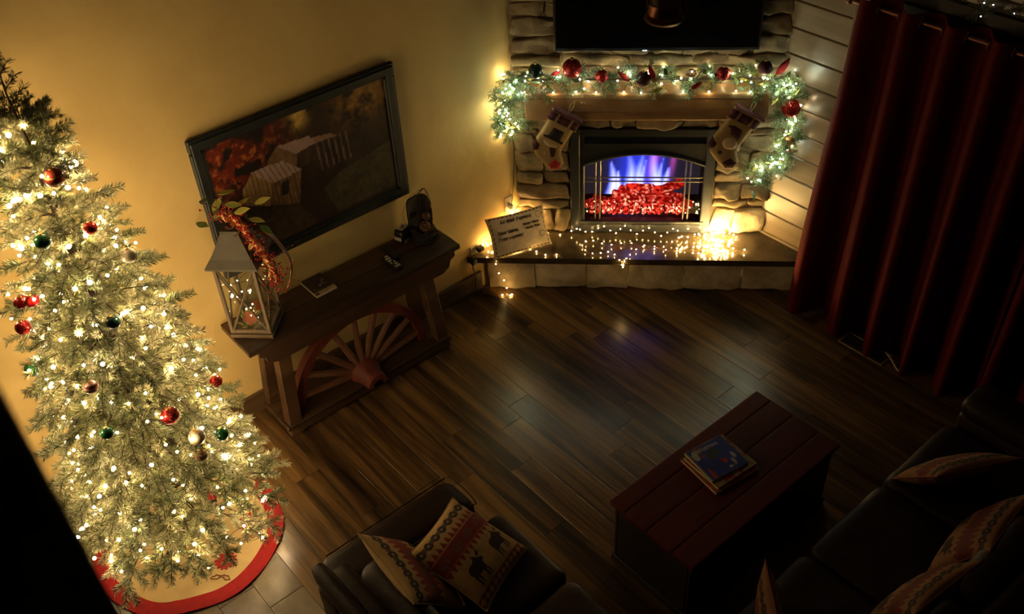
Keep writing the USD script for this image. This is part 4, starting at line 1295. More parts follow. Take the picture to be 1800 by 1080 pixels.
def wav(x, y):
    a = np.arctan2(y, x)
    r = np.hypot(x, y)
    return .006 + .004 * np.sin(a * 9) * (r / SR) ** 2 + .006 * np.exp(-((a + .62) / .05) ** 2) * (r / SR) + .006 * (meshkit.fbm(np.stack([x * 9, y * 9, 0 * x], -1), 3) - .4)


def ringsheet(r0, r1, h, n=120, m=10):
    def fn(s, t):
        a = s * 2 * np.pi
        wob = 1 + .012 * np.sin(a * 7 + 1) + .008 * np.sin(a * 3)
        r = (r0 + (r1 - r0) * t) * wob
        x, y = r * np.cos(a), r * np.sin(a)
        return np.stack([SC[0] + x, SC[1] + y, wav(x, y) + h], -1)
    v, f, s, t = grid(n, m, fn)
    N = len(v)
    side = []
    for i in range(n):
        a, b = i * (m + 1) + m, (i + 1) * (m + 1) + m
        side += [[a, a + N, b], [b, a + N, b + N]]
    vb = v.copy()
    vb[:, 2] = np.maximum(v[:, 2] - .008, .0008)
    return np.vstack([v, vb]), np.vstack([f[:, ::-1], f + N, side])


sk.part('felt_circle', ringsheet(.05, SR - .08, 0.003), MAT['felt_cream'], 40)
sk.part('red_border', ringsheet(SR - .083, SR, .006), MAT['felt_red'], 40, label='wide red felt border')


def lie(poly, depth, a, r, rot, h):
    v, f = extr(poly, depth)
    c, s_ = math.cos(rot), math.sin(rot)
    x = v[:, 0] * c - v[:, 1] * s_ + r * math.cos(a)
    y = v[:, 0] * s_ + v[:, 1] * c + r * math.sin(a)
    return np.c_[SC[0] + x, SC[1] + y, wav(x, y) + h + v[:, 2]], f


poin = Polygon([(.06 * (.62 + .38 * abs(math.cos(i * math.pi / 40 * 7)) ** .8) * math.cos(i * math.pi / 40), .06 * (.62 + .38 * abs(math.cos(i * math.pi / 40 * 7)) ** .8) * math.sin(i * math.pi / 40)) for i in range(80)])
holly = [(.0, 0), (.012, .010), (.02, .007), (.032, .014), (.042, .008), (.055, 0), (.042, -.008), (.032, -.014), (.02, -.007), (.012, -.010)]
hol = Polygon(holly).buffer(.0015).difference(Polygon(holly).buffer(-.0028))
for a, r in ((.24, .285), (1.15, .30), (2.3, .29), (-2.2, .29), (-3.1, .29)):
    sk.part('red_flower_patch', lie(poin, .002, a, r, a * 2, .006), MAT['felt_red'], False)
    for da, dr, ro in ((-.375, .04, a + .9), (-.21, .062, a + .1), (-.20 if a > 1 else .5, .03, a + 1.9)):
        sk.part('stitched_leaf', lie(hol, .002, a + da, r + dr, ro, .006), MAT['stitch_brown'], False)

# ------------------------------------------------------------------ christmas tree
TC = np.array([.596, .636])
TH = 2.72


def Rz(z):
    return .585 * max(0.0, 1 - z / 2.78) ** .78


tree = thing('christmas_tree', 'frosted artificial fir tree covered in warm white lights', 'christmas tree', (TC[0], TC[1], 0))
tree.part('trunk', mv(lathe([(0, 0.03), (.03, .03), (.03, .8), (.022, 1.6), (.012, 2.3), (.005, 2.55), (0, 2.56)], 10), (TC[0], TC[1], 0)), MAT['bark'], 40)
for k in range(4):
    a = math.pi / 2 * k + .5
    tree.part('stand_leg', tube([(TC[0], TC[1], .12), (TC[0] + .16 * math.cos(a), TC[1] + .16 * math.sin(a), .07), (TC[0] + .24 * math.cos(a), TC[1] + .24 * math.sin(a), .02)], .012, 6), MAT['plastic_black'], 40)


def needles(rng, pts, tg, length, width, lean=.55):
    """One flat pointed strip per needle, standing off a twig."""
    n = len(pts)
    r = rng.normal(size=(n, 3))
    r -= tg * (r * tg).sum(1, keepdims=True)
    r /= np.linalg.norm(r, axis=1, keepdims=True) + 1e-9
    d = r * (1 - lean * .5) + tg * lean
    d /= np.linalg.norm(d, axis=1, keepdims=True)
    w = np.cross(d, rng.normal(size=(n, 3)))
    w /= np.linalg.norm(w, axis=1, keepdims=True) + 1e-9
    L = length * rng.uniform(.7, 1.2, (n, 1))
    v = np.stack([pts, pts + d * L * .5 + w * width / 2, pts + d * L, pts + d * L * .5 - w * width / 2], 1).reshape(-1, 3)
    i = np.arange(n)[:, None] * 4
    f = np.vstack([i + [[0, 1, 2]], i + [[0, 2, 3]]])
    return v, f


GREEN, OLIVE, FROST = np.array([.026, .070, .008]), np.array([.115, .135, .013]), np.array([.72, .66, .44])


def fir_branch(rng, L, bare, ntw, tw_len, nl=.03, per=1.0, lift=.25, frost=.45):
    """A branch along +x with side twigs and needles. Returns stem mesh, needle mesh and needle colours."""
    t = np.linspace(0, 1, 9)
    main = np.stack([L * t, .02 * np.sin(3 * t + rng.uniform(0, 6)) * L, lift * L * t - .28 * L * t ** 2 * rng.uniform(.6, 1.3)], -1)
    stems = MB().add(tube(main, np.linspace(.0055, .002, 9), 5))
    V, Fc, Cc, n0 = [], [], [], 0
    twigs = [(main[-1] - (main[-1] - main[-2]) * 1.0, main[-1] - main[-2], tw_len * .9)]
    for k in range(ntw):
        q = bare + (1 - bare) * (k + .5) / ntw * .96
        i = min(int(q * 8), 7)
        p = main[i] + (main[i + 1] - main[i]) * (q * 8 - i)
        tg = main[i + 1] - main[i]
        tg /= np.linalg.norm(tg)
        sd = 1 if k % 2 else -1
        d = tg * .75 + np.array([0, sd * rng.uniform(.45, .9), rng.uniform(-.45, .65)])
        twigs.append((p, d, tw_len * rng.uniform(.75, 1.15) * (1.1 - .35 * q)))
    for p, d, l in twigs:
        d = d / np.linalg.norm(d)
        u_ = np.linspace(0, 1, 5)[:, None]
        tw = p + d * l * u_ + np.array([0, 0, -.10 * l]) * u_ ** 2
        stems.add(tube(tw, [.0022, .002, .0018, .0015, .001], 3, False))
        n = int(per * l / .00075)
        u_ = rng.uniform(0.0, 1, n)[:, None]
        pts = p + d * l * u_ + np.array([0, 0, -.10 * l]) * u_ ** 2
        tg = np.tile(d, (n, 1))
        v, f = needles(rng, pts, tg, nl * 1.0, .0036)
        base = np.where(rng.random((n, 1)) < .45, OLIVE, GREEN) * rng.uniform(.7, 1.3, (n, 1))
        k = np.clip(frost * (.35 + .9 * u_) * rng.uniform(.2, 1.5, (n, 1)), 0, .9)
        tipk = np.clip(k + .12, 0, .95)
        c0, c1 = base * (1 - k) + FROST * k, base * (1 - tipk) + FROST * tipk
        V.append(v)
        Fc.append(f + n0)
        Cc.append(np.stack([c0, c1, c1, c1], 1).reshape(-1, 3))
        n0 += len(v)
    return stems.get(), (np.vstack(V), np.vstack(Fc)), np.vstack(Cc)


rng = np.random.default_rng(42)
protos = {}
for L in (.12, .2, .3, .4, .5, .6):
    protos[L] = [fir_branch(np.random.default_rng(int(L * 1000) + k), L, max(.12, 1 - .34 / L), 4 + int(L * 9), .12 - .025 * (L < .25), .030, 1.25, .28, (.36, .16, .66)[k]) for k in range(3)]
tiers = []
z = .30
while z < 2.58:
    tiers.append(z)
    z += .148 - .06 * z / 2.6
nb = 0
for ti, z in enumerate(tiers):
    R = Rz(z)
    n = max(5, int(2 * math.pi * R / .165))
    for j in range(n):
        az = 2 * math.pi * (j + rng.uniform(-.3, .3) + .5 * (ti % 2)) / n
        tilt = math.radians(rng.uniform(-16, 6) + 34 * (z / 2.7) ** 2)
        L = R * rng.uniform(.84, 1.06) / max(math.cos(tilt), .5)
        key = min(protos, key=lambda q: abs(q - L))
        k = rng.integers(3)
        stem, ned, col = protos[key][k]
        sc = L / key
        M = trimesh.transformations.euler_matrix(rng.uniform(-.4, .4), -tilt, az, 'sxyz')
        M[:3, :3] *= sc if .8 < sc < 1.25 else np.clip(sc, .8, 1.25)
        M[:3, 3] = [TC[0], TC[1], z - math.sin(tilt) * L * .6]
        v, f = tr(ned, M)
        v[:, 0] = np.maximum(v[:, 0], .012)
        v[:, 2] = np.maximum(v[:, 2], .03)
        sv_, sf_ = tr(stem, M)
        sv_[:, 0] = np.maximum(sv_[:, 0], .012)
        b = tree.part('branch', (sv_, sf_), MAT['twig'], False)
        nd = put(b.path, 'needles', (v - [TC[0], TC[1], 0], f), MAT['needle_leaf'], True, None, True, col, b.M)
        nb += 1
# leader
stem, ned, col = fir_branch(np.random.default_rng(99), .26, .05, 7, .10, .03, .7, .0, .05)
M = euler(0, -math.pi / 2, 0, (TC[0], TC[1], 2.50))
b = tree.part('branch', tr(stem, M), MAT['twig'], False, label='dark top shoot without lights')
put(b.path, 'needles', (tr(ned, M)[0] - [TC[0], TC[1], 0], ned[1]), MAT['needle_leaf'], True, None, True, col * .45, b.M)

# string of lights spiralling round the tree
tl = thing('tree_lights', 'long string of warm white mini lights wound round the tree', 'string lights', (TC[0], TC[1], .2))
NB = 330
zz = np.linspace(0, 1, NB) ** .82
turns = 13
pts = []
for i in range(NB):
    z = .20 + 2.30 * (1 - (1 - i / (NB - 1)) ** .72)
    a = 2 * math.pi * turns * (1 - (1 - i / (NB - 1)) ** .85) + rng.uniform(-.16, .16)
    r = max(Rz(z) * rng.uniform(.72, .93), .02)
    p = np.array([TC[0] + r * math.cos(a), TC[1] + r * math.sin(a), z + rng.uniform(-.05, .05)])
    p[0] = max(p[0], .03)
    pts.append(p)
pts = np.array(pts)
tl.part('wire', tube(pts, .0013, 3, False), MAT['wire_green'], False)
dist = np.linalg.norm(pts - CAM, axis=1)
# nearest 300 as bulbs of their own: those on the side towards the camera
toward = ((pts[:, :2] - TC) @ ((CAM[:2] - TC) / np.linalg.norm(CAM[:2] - TC)))
order = np.argsort(-toward / np.array([max(Rz(p[2]), .05) for p in pts]))
rest = MB()
for k, i in enumerate(order):
    if k < 282:
        tl.part('bulb', bulb(pts[i], .0074 if k % 3 else .0092, 0 if k % 3 else 1), MAT['tree_bulb_pale' if (i * 7) % 5 == 0 else 'tree_bulb'], True)
    else:
        rest.add(bulb(pts[i], .0078, 0))
tl.part('bulbs', rest, MAT['tree_bulb'], True, stuff=True)

# ornaments
def ornament(label, p, r, kind, group=None):
    p = np.array(p, float)
    out = np.r_[p[:2] - TC, 0]
    out /= np.linalg.norm(out) + 1e-9
    p = p + out * .03
    r *= .88
    o = thing('bauble', label, 'ornament', p, 0, 'ornaments hanging on the tree')
    if kind in ('plaid', 'stripe'):
        v, f = ball(r, k=4)
        a, h = np.arctan2(v[:, 1], v[:, 0]), v[:, 2] / r
        c = np.tile([[.34, .035, .02]], (len(v), 1))
        if kind == 'plaid':
            k = (np.abs(h - .35) < .07) | (np.abs(h + .35) < .07) | (np.abs(np.sin(a * 2.5)) < .12)
            c[k] = [.62, .34, .12]
            c[(np.abs(h) < .3) & (np.cos(a * 5) > .2)] = [.16, .012, .01]
        else:
            w = np.sin(h * 9 + .6 * np.sin(a))
            c = np.where((w > .1)[:, None], [[.50, .28, .24]], [[.11, .015, .03]])
        o.part('ball', (v, f), MAT['print_gloss'], True, col=c, local=True)
    elif kind == 'glitter_red':
        v, f = ball(r, k=3)
        o.part('ball', (v, f), MAT['glitter_red'], 40, local=True)
    else:
        v, f = ball(r, k=3)
        a = np.arctan2(v[:, 1], v[:, 0])
        if kind == 'ball_red':
            v *= (1 + .05 * np.cos(a * 8))[:, None] * np.array([1, 1, .82])
        o.part('ball', (v, f), MAT[kind], True, local=True)
    o.part('cap', mv(lathe([(0, 0), (r * .24, 0), (r * .24, r * .2), (0, r * .22)], 10), (0, 0, r * .93 * (.82 if kind == 'ball_red' else 1))), MAT['gold_cap'], 40, local=True)
    hook = [(0, 0, r * 1.1), (0, .004, r * 1.3), tuple(-out[:2] * .02) + (r * 1.45,)]
    o.part('hook', tube(hook, .001, 4), MAT['gold_cap'], 40, local=True)


ORN = [
    ('red ball with pale crossing stripes near the top of the tree', (.728, .645, 2.32), .043, 'plaid'),
    ('small glittery red ball on the right edge of the upper tree', (.773, .686, 2.09), .030, 'glitter_red'),
    ('matt green ball high on the tree left of the glittery red ball', (.75, .538, 2.10), .038, 'ball_green'),
    ('cream ball hanging on the right edge of the upper tree', (.77, .777, 1.90), .036, 'ball_white'),
    ('plain orange red ball, left one of the pair at the left of the tree', (.655, .405, 1.815), .036, 'ball_red'),
    ('plain orange red ball, right one of the pair at the left of the tree', (.715, .43, 1.845), .034, 'ball_red'),
    ('ribbed red ball at the far left edge of the tree', (.60, .375, 1.66), .036, 'glitter_red'),
    ('bright green ball low on the left side of the tree', (.628, .333, 1.471), .036, 'ball_green'),
    ('pink and plum striped ball in the middle of the tree', (.856, .469, 1.446), .034, 'stripe'),
    ('very dark green ball near the middle right of the tree', (.858, .627, 1.702), .034, 'ball_teal'),
    ('large glittery red ball in the lower middle of the tree', (.947, .679, 1.187), .046, 'glitter_red'),
    ('dark glittery red ball on the right edge of the lower tree', (.812, .934, 1.107), .034, 'glitter_red'),
    ('cream ball lit from behind in the lower right of the tree', (.965, .746, 1.011), .043, 'ball_white'),
    ('shiny green ball at the lower right edge of the tree', (.93, .855, .916), .038, 'ball_green'),
    ('green ball in the lower middle of the tree', (.891, .449, 1.213), .034, 'ball_green'),
    ('bronze ball below the lit cream ball', (.983, .732, .919), .035, 'ball_gold'),
]
for k, a in enumerate(ORN):
    ornament(*a)
    # an extra bulb added beside every bauble to light its open side
    p = np.array(a[1], float)
    out = np.r_[p[:2] - TC, 0]
    out /= np.linalg.norm(out)
    side = np.array([-out[1], out[0], 0]) * (1 if k % 2 else -1)
    q = p + out * .05 + side * .042 + [0, 0, .034]
    tl.part('bulb', bulb(q, .0066, 0), MAT['tree_bulb'], True)
    tl.part('lead', tube([q, (q + p) / 2 + [0, 0, .02], p - out * .05], .0013, 3, False), MAT['wire_green'], False)

# ------------------------------------------------------------------ mantel garland
ga = thing('mantel_garland', 'green fir garland with leaves draped along and down both sides of the mantel', 'garland', F(.82, .08, 1.43), 45)
gp = curve([F(.0, .10, 1.13), F(-.02, .13, 1.24), F(-.03, .14, 1.36), F(.03, .13, 1.46), F(.18, .09, 1.475), F(.5, .09, 1.475), F(.82, .09, 1.475), F(1.15, .09, 1.475), F(1.45, .09, 1.475), F(1.60, .12, 1.46), F(1.665, .13, 1.34), F(1.68, .13, 1.2), F(1.69, .12, 1.06), F(1.65, .10, .94), F(1.58, .09, .85), F(1.50, .08, .75)], 160)
ga.part('stem', tube(gp, .006, 6), MAT['twig'], 40)
rng = np.random.default_rng(77)
gprot = [fir_branch(np.random.default_rng(500 + k), .14, .1, 6, .085, .030, .55, .2, (.1, .35, .12, .5)[k]) for k in range(4)]


def room_clip(v):
    """Keep foliage in front of the stone, the plaster wall and the plank wall."""
    u = (v[:, 0] + v[:, 1] - Y0) * S
    d = (v[:, 0] - (v[:, 1] - Y0)) * S
    d = np.maximum(d, .05)
    v[:, 0], v[:, 1] = (u + d) * S, Y0 + (u - d) * S
    v[:, 0] = np.maximum(v[:, 0], .008)
    v[:, 1] = np.minimum(v[:, 1], YR - .03)
    return v


tgs = np.gradient(gp, axis=0)
tgs /= np.linalg.norm(tgs, axis=1, keepdims=True)
for k in range(120):
    i = int((k + .5) / 120 * 159)
    stem, ned, col = gprot[rng.integers(4)]
    out = rng.normal(size=3)
    out -= tgs[i] * (out @ tgs[i])
    out /= np.linalg.norm(out)
    out = out + np.array([S, -S, .35]) * .8
    x = out + tgs[i] * rng.uniform(-1, 1) * .9
    x /= np.linalg.norm(x)
    yv = np.cross([0, 0, 1.0], x)
    yv /= np.linalg.norm(yv) + 1e-9
    M = basis(x * .72, yv * .72, np.cross(x, yv) * .72, gp[i])
    sv_, sf_ = tr(stem, M)
    b = ga.part('branch', (room_clip(sv_), sf_), MAT['twig'], False)
    v, f = tr(ned, M)
    v = room_clip(v)
    vl = v @ b.M[:3, :3] * 1.0
    inv = np.linalg.inv(b.M)
    put(b.path, 'needles', (v @ inv[:3, :3].T + inv[:3, 3], f), MAT['needle_leaf'], True, None, True, col * np.array([.75, 1.0, .95]), b.M)
for k in range(120):
    i = rng.integers(0, 159)
    o = gp[i] + rng.normal(size=3) * .03 + np.array([S, -S, .4]) * .045
    m = extr(leaf_shape(rng.uniform(.05, .085), rng.uniform(.018, .03), 6), .001)
    v, f = tr(m, euler(rng.uniform(-.7, .7), rng.uniform(-.9, .5), rng.uniform(0, 6.28), o))
    ga.part('leaf', (room_clip(v), f), MAT['leaf_yellow' if k % 2 else 'leaf_green'], False)

gl = thing('garland_lights', 'string of cool white lights woven through the mantel garland', 'string lights', F(.82, .12, 1.45), 45)
gb = []
for k in range(128):
    t = k / 127
    i = min(int(t * 159 + rng.uniform(-.5, .5)), 159)
    p = gp[max(i, 0)] + rng.normal(size=3) * .026 + np.array([S, -S, .55]) * rng.uniform(.04, .095)
    if .13 < t < .62 and k % 4 == 0:
        p = F((p[0] + p[1] - Y0) * S, .165 + .02 * rng.random(), 1.43 + .012 * rng.random())
    gb.append(p)
# a few hang right against the plaster wall and the boards
for p in ((.028, 3.404, 1.505), (.035, 3.38, 1.515), (.03, 3.395, 1.48), (.028, 3.354, 1.114), (.03, 3.345, 1.10), (.034, 3.365, 1.135), (.03, 3.36, 1.20), (.03, 3.38, 1.30)):
    gb.append(np.array(p))
for p in ((1.22, 4.59, 1.50), (1.28, 4.59, 1.42), (1.27, 4.59, 1.06), (1.24, 4.60, .80)):
    gb.append(np.array(p))
gb = np.array(gb)
gb = room_clip(gb.copy())
gl.part('wire', tube(gb[:128], .0012, 3, False), MAT['wire_green'], False)
gbk = np.array([F(u, .052, 1.50 + .05 * math.sin(u * 23)) for u in np.linspace(.2, 1.55, 16)])
gl.part('wire', tube(gbk, .0012, 3, False), MAT['wire_green'], False)
for p in gbk:
    gl.part('bulb', bulb(p, .0052, 0), MAT['garland_bulb_warm'], True)
gl.part('wire', tube([gp[8], *gb[128:136]], .0012, 3, False), MAT['wire_green'], False)
gl.part('wire', tube([gp[118], *gb[136:140]], .0012, 3, False), MAT['wire_green'], False)
for k, p in enumerate(gb):
    gl.part('bulb', bulb(p, .0052 if k % 3 else .0062, 1 if k % 5 == 0 else 0), MAT['garland_bulb_warm' if (k % 3 == 0 or 128 <= k < 136) else 'garland_bulb'], True)

# decorations in the garland
def gball(label, u, d, z, r, mat='glitter_red', group=None):
    o = thing('garland_ball', label, 'ornament', F(u, d + .045, z + .012), 0, 'balls in the mantel garland')
    v, f = ball(r, k=4)
    v = v + v / r * (r * .05 * (meshkit.fbm(v * 60, 2)[:, None] - .5))
    o.part('ball', (v, f), MAT[mat], 40, local=True)
    o.part('cap', mv(lathe([(0, 0), (r * .2, 0), (r * .2, r * .16), (0, r * .18)], 10), (0, 0, r * .96)), MAT['gold_cap'], 40, local=True)


gball('largest glittery red ball, near the left end of the garland', .378, .10, 1.565, .058)
gball('smaller shiny red ball right of the large one on the garland', .554, .10, 1.515, .040)
gball('glittery red ball on the right part of the garland top', 1.263, .10, 1.525, .042)
gball('glittery red ball hanging beside the boards at the right of the mantel', 1.672, .15, 1.325, .055)
gball('dark maroon ball in the middle of the garland', .80, .11, 1.50, .045, 'fabric_maroon')
gball('dark brown ball at the right corner of the garland', 1.50, .10, 1.56, .042, 'fabric_maroon')
gball('clear gold ball low on the right drape of the garland', 1.69, .14, 1.09, .036, 'ball_gold')
gball('very dark green ball at the left corner of the garland', .16, .10, 1.55, .045, 'ball_teal')


def petal(label, u, d, z, L, wd, ang, tiltv):
    o = thing('fabric_petal', label, 'bow', F(u, d + .02, z + .01), 45, 'red velvet petals in the mantel garland')
    sh = leaf_shape(L, wd, 12)
    v, f = puffy(sh, .012, .008)
    v[:, 2] += .25 * v[:, 0] * (L - v[:, 0]) / L
    for s_ in (0,):
        M = basis([math.cos(ang), 0, math.sin(ang)], [-math.sin(ang), 0, math.cos(ang)], [0, -1, 0], (0, 0, 0)) @ euler(tiltv, 0, 0)
        o.part('petal', tr((v, f), M), MAT['felt_red'], True, local=True)
    o.part('stem', tube([(0, 0, 0), (-.02 * math.cos(ang), .01, -.03)], .003, 5), MAT['twig'], 40, local=True)


petal('red velvet petal slanting up left beside the middle of the garland', .72, .15, 1.49, .105, .034, math.radians(138), .3)
petal('red velvet petal pointing up in the middle of the garland', .87, .14, 1.49, .12, .036, math.radians(112), -.3)
petal('red velvet petal low on the front of the garland', 1.08, .17, 1.45, .08, .036, math.radians(40), .2)
petal('large red velvet petal pointing up at the right corner of the garland', 1.565, .13, 1.52, .13, .05, math.radians(58), .1)
petal('red ribbon tail hanging at the left end of the garland', -.02, .15, 1.29, .085, .022, math.radians(-115), .2)
petal('small red petal low on the right drape of the garland', 1.69, .15, 1.02, .07, .026, math.radians(5), .2)
petal('pink red petal behind the lights left of the large ball', .25, .12, 1.52, .07, .03, math.radians(25), .2)
for j, (u, z, lab) in enumerate(((.46, 1.55, 'frosted white twig spray right of the large red ball'), (.68, 1.55, 'frosted white twig spray in the middle of the garland'))):
    o = thing('frosted_twigs', lab, 'twig spray', F(u, .1, z - .06), 45)
    rng2 = np.random.default_rng(60 + j)
    for k in range(9):
        a = rng2.uniform(-.9, .9)
        tip = np.array([.10 * math.sin(a), -.03 + .04 * rng2.normal(), .11 * math.cos(a)])
        o.part('twig', tube([(0, 0, 0), tip * .5 + rng2.normal(size=3) * .008, tip], .0012, 4), MAT['white_ink'], 40, local=True)
        mbb = MB()
        for q in np.linspace(.35, 1, 8):
            mbb.add(ball(.0038, tip * q + rng2.normal(size=3) * .006, 1))
        o.part('frost_beads', mbb, MAT['white_ink'], 40, stuff=True, local=True)
cone('pine_cone', 'brown cone with open scales on the right part of the garland', F(1.08, .12, 1.53), .026)

# ------------------------------------------------------------------ stockings
def stocking(label, hook, tilt, flip, kind):
    o = thing('stocking', label, 'stocking', hook, 45, 'stockings hanging from the mantel')
    fx = -1 if flip else 1
    body = Polygon([(-.075, -.10), (.075, -.10), (.072, -.26), (.085, -.30), (.13, -.345), (.128, -.39), (.09, -.415), (.03, -.395), (-.04, -.36), (-.085, -.31), (-.082, -.26)]).buffer(.012)
    body = sh_scale(body, fx, 1, origin=(0, 0))
    M = basis([1, 0, 0], [0, 0, 1], [0, -1, 0], (0, 0, 0)) @ euler(0, 0, tilt)

    def put_(name, poly, thick, z, mat, lab=None, pf=True):
        poly = sh_scale(poly, fx, 1, origin=(0, 0)) if name != 'body' and name != 'cuff' else poly
        m = puffy(poly, thick, .009) if pf else extr(poly, thick)
        o.part(name, tr(mv(m, (0, 0, z)), M), MAT[mat], True, label=lab, local=True)
    put_('body', body, .035, .02, 'fabric_cream')
    cuff = Polygon([(-.095, -.02), (.095, -.02), (.098, -.115), (-.098, -.115)]).buffer(.004)
    v, f = puffy(cuff, .045, .006)
    pl = np.array([.10, .018, .022]) * np.ones((len(v), 1))
    pl[(np.abs((v[:, 0] * 22) % 1 - .5) < .22)] *= .45
    pl[(np.abs((v[:, 1] * 26) % 1 - .5) < .22)] *= .5
    pl[(np.abs((v[:, 0] * 11) % 1 - .5) < .04) | (np.abs((v[:, 1] * 13) % 1 - .5) < .05)] = [.30, .20, .10]
    o.part('cuff', tr(mv((v, f), (0, 0, .02)), M), MAT['print_cloth'], True, col=pl, label='dark plaid cuff', local=True)
    put_('cuff_trim', Polygon([(-.096, -.012), (.096, -.012), (.096, -.026), (-.096, -.026)]), .05, .02, 'fabric_maroon', None, False)
    o.part('loop', tr(tube([(.0, -.02, .02), (-.012, .03, .012), (0, .06, .004), (.008, .03, .02), (.004, -.015, .03)], .004, 6), M), MAT['fabric_cream'], 40, local=True)
    if kind == 'hat':
        put_('top_hat', Polygon([(-.035, -.14), (.04, -.14), (.045, -.205), (.068, -.21), (.066, -.228), (-.066, -.228), (-.066, -.212), (-.042, -.205)]), .016, .036, 'fabric_hat')
        put_('face', Polygon([(.05 * math.cos(a), -.245 + .030 * math.sin(a)) for a in np.linspace(math.pi, 2 * math.pi, 14)]).buffer(.004), .016, .034, 'fabric_beard')
        put_('scarf', Polygon([(.0, -.275), (.05, -.262), (.07, -.33), (.045, -.338)]), .014, .036, 'fabric_maroon')
        put_('toe_patch', Polygon([(.07, -.325), (.135, -.345), (.135, -.395), (.09, -.42), (.05, -.395)]), .04, .026, 'fabric_mitten', 'red toe patch')
        put_('heel_patch', Polygon([(-.098, -.265), (-.04, -.28), (-.035, -.33), (-.07, -.355), (-.098, -.315)]), .038, .024, 'fabric_maroon', 'maroon heel patch')
        put_('star_patch', Polygon([(.0 + .02 * (1 if i % 2 else .5) * math.cos(i * math.pi / 5), -.335 + .02 * (1 if i % 2 else .5) * math.sin(i * math.pi / 5)) for i in range(10)]), .012, .036, 'fabric_beard')
    else:
        put_('cap_patch', Polygon([(-.06, -.15), (-.03, -.135), (.03, -.14), (.055, -.18), (.05, -.215), (-.02, -.20), (-.04, -.165), (-.065, -.165)]), .018, .036, 'fabric_maroon')
        put_('beard_patch', Polygon([(.015 + .05 * math.cos(a), -.255 + .045 * math.sin(a)) for a in np.linspace(0, 2 * math.pi, 20)]), .022, .034, 'fabric_beard')
        put_('toe_patch', Polygon([(.07, -.325), (.138, -.345), (.135, -.395), (.09, -.42), (.04, -.395)]), .04, .026, 'fabric_maroon', 'plaid toe patch')
        put_('heel_patch', Polygon([(-.098, -.265), (-.04, -.28), (-.035, -.33), (-.07, -.355), (-.098, -.315)]), .038, .024, 'fabric_maroon', 'plaid heel patch')
        put_('snow_patch', Polygon([(.0 + .016 * math.cos(a), -.335 + .016 * math.sin(a)) for a in np.linspace(0, 6.28, 12)]), .014, .036, 'fabric_hat')


stocking('stocking with a black top hat patch at the left end of the mantel', F(.365, .172, 1.325), math.radians(-29), False, 'hat')
stocking('stocking with a maroon cap and pale beard patch at the right end of the mantel', F(1.445, .172, 1.335), math.radians(-29), False, 'cap')

# ------------------------------------------------------------------ letter pillow on the hearth
lpw = thing('letter_pillow', 'cream pillow printed like a letter leaning at the left of the hearth', 'pillow', (.163, 3.30, .31))
Bq = np.array([.163, 3.122, .318])
ang, lean, lw, lh = 1.248, .55, .421, .275
ax = np.array([math.cos(ang), math.sin(ang), 0])
nx_ = np.array([math.sin(ang), -math.cos(ang), 0])
uv_ = np.array([0, 0, 1]) * math.cos(lean) - nx_ * math.sin(lean)
Rm = np.stack([ax, uv_, np.cross(ax, uv_)], 1)
cen = Bq + ax * lw / 2 + uv_ * lh / 2
v, f, s, t, fr = cushion(lw, lh, .075, 60, 3)


def letter_col(s, t):
    c = np.tile([[.80, .62, .42]], (len(s), 1))
    edge = ((np.abs(t - .955) < .014) | (np.abs(t - .045) < .014)) & ((s * 15) % 1 < .62) & (s > .04) & (s < .96)
    edge |= ((np.abs(s - .055) < .010) | (np.abs(s - .945) < .010)) & ((t * 9) % 1 < .62) & (t > .04) & (t < .96)
    c[edge] = [.05, .02, .014]
    return c


Mp = np.eye(4)
Mp[:3, :3], Mp[:3, 3] = Rm, cen
def clampw(m):
    v_, f_ = m
    v_ = v_.copy()
    v_[:, 0] = np.maximum(v_[:, 0], .006)
    return v_, f_
lpw.part('cover', clampw(tr((v, f), Mp)), MAT['print_cloth'], True, col=letter_col(s, t))


def pillow_text(txt, h, x, y, italic=.25, rot=0.0):
    m = meshkit.text_mesh(txt, h, .0012, True)
    for _ in range(1):
        m = m.subdivide()
    q = np.array(m.vertices)
    q[:, 0] += italic * q[:, 1]
    c, s_ = math.cos(rot), math.sin(rot)
    q[:, :2] = np.c_[q[:, 0] * c - q[:, 1] * s_, q[:, 0] * s_ + q[:, 1] * c]
    q[:, 0] += x
    q[:, 1] += y
    a, b = np.clip(q[:, 0] / (lw / 2), -.99, .99), np.clip(q[:, 1] / (lh / 2), -.99, .99)
    e = (1 - np.abs(a) ** 2.6) * (1 - np.abs(b) ** 2.6)
    q[:, 2] += .075 / 2 * np.clip(e, 0, 1) ** .55 + .002
    lpw.part('lettering', tr((q, np.array(m.faces)), Mp), MAT['ink'], False)


pillow_text('Air Mail Express', .0215, -.125, .080, .35)
pillow_text('Dear Santa,', .0200, -.155, .012, .3)
pillow_text('I can explain!', .0200, -.160, -.028, .3)
pillow_text('Santa Claus', .0155, .025, .036, .3)
pillow_text('North Pole', .0155, .040, .008, .3)
for (cx, cy, r) in ((.155, .085, .022), (.15, -.045, .02)):
    ring = Point(cx, cy).buffer(r).difference(Point(cx, cy).buffer(r - .002))
    m = extr(ring, .001)
    q = m[0]
    a, b = np.clip(q[:, 0] / (lw / 2), -.99, .99), np.clip(q[:, 1] / (lh / 2), -.99, .99)
    q[:, 2] += .075 / 2 * np.clip((1 - np.abs(a) ** 2.6) * (1 - np.abs(b) ** 2.6), 0, 1) ** .55 + .002
    lpw.part('stamp_mark', tr((q, m[1]), Mp), MAT['ink'], False)

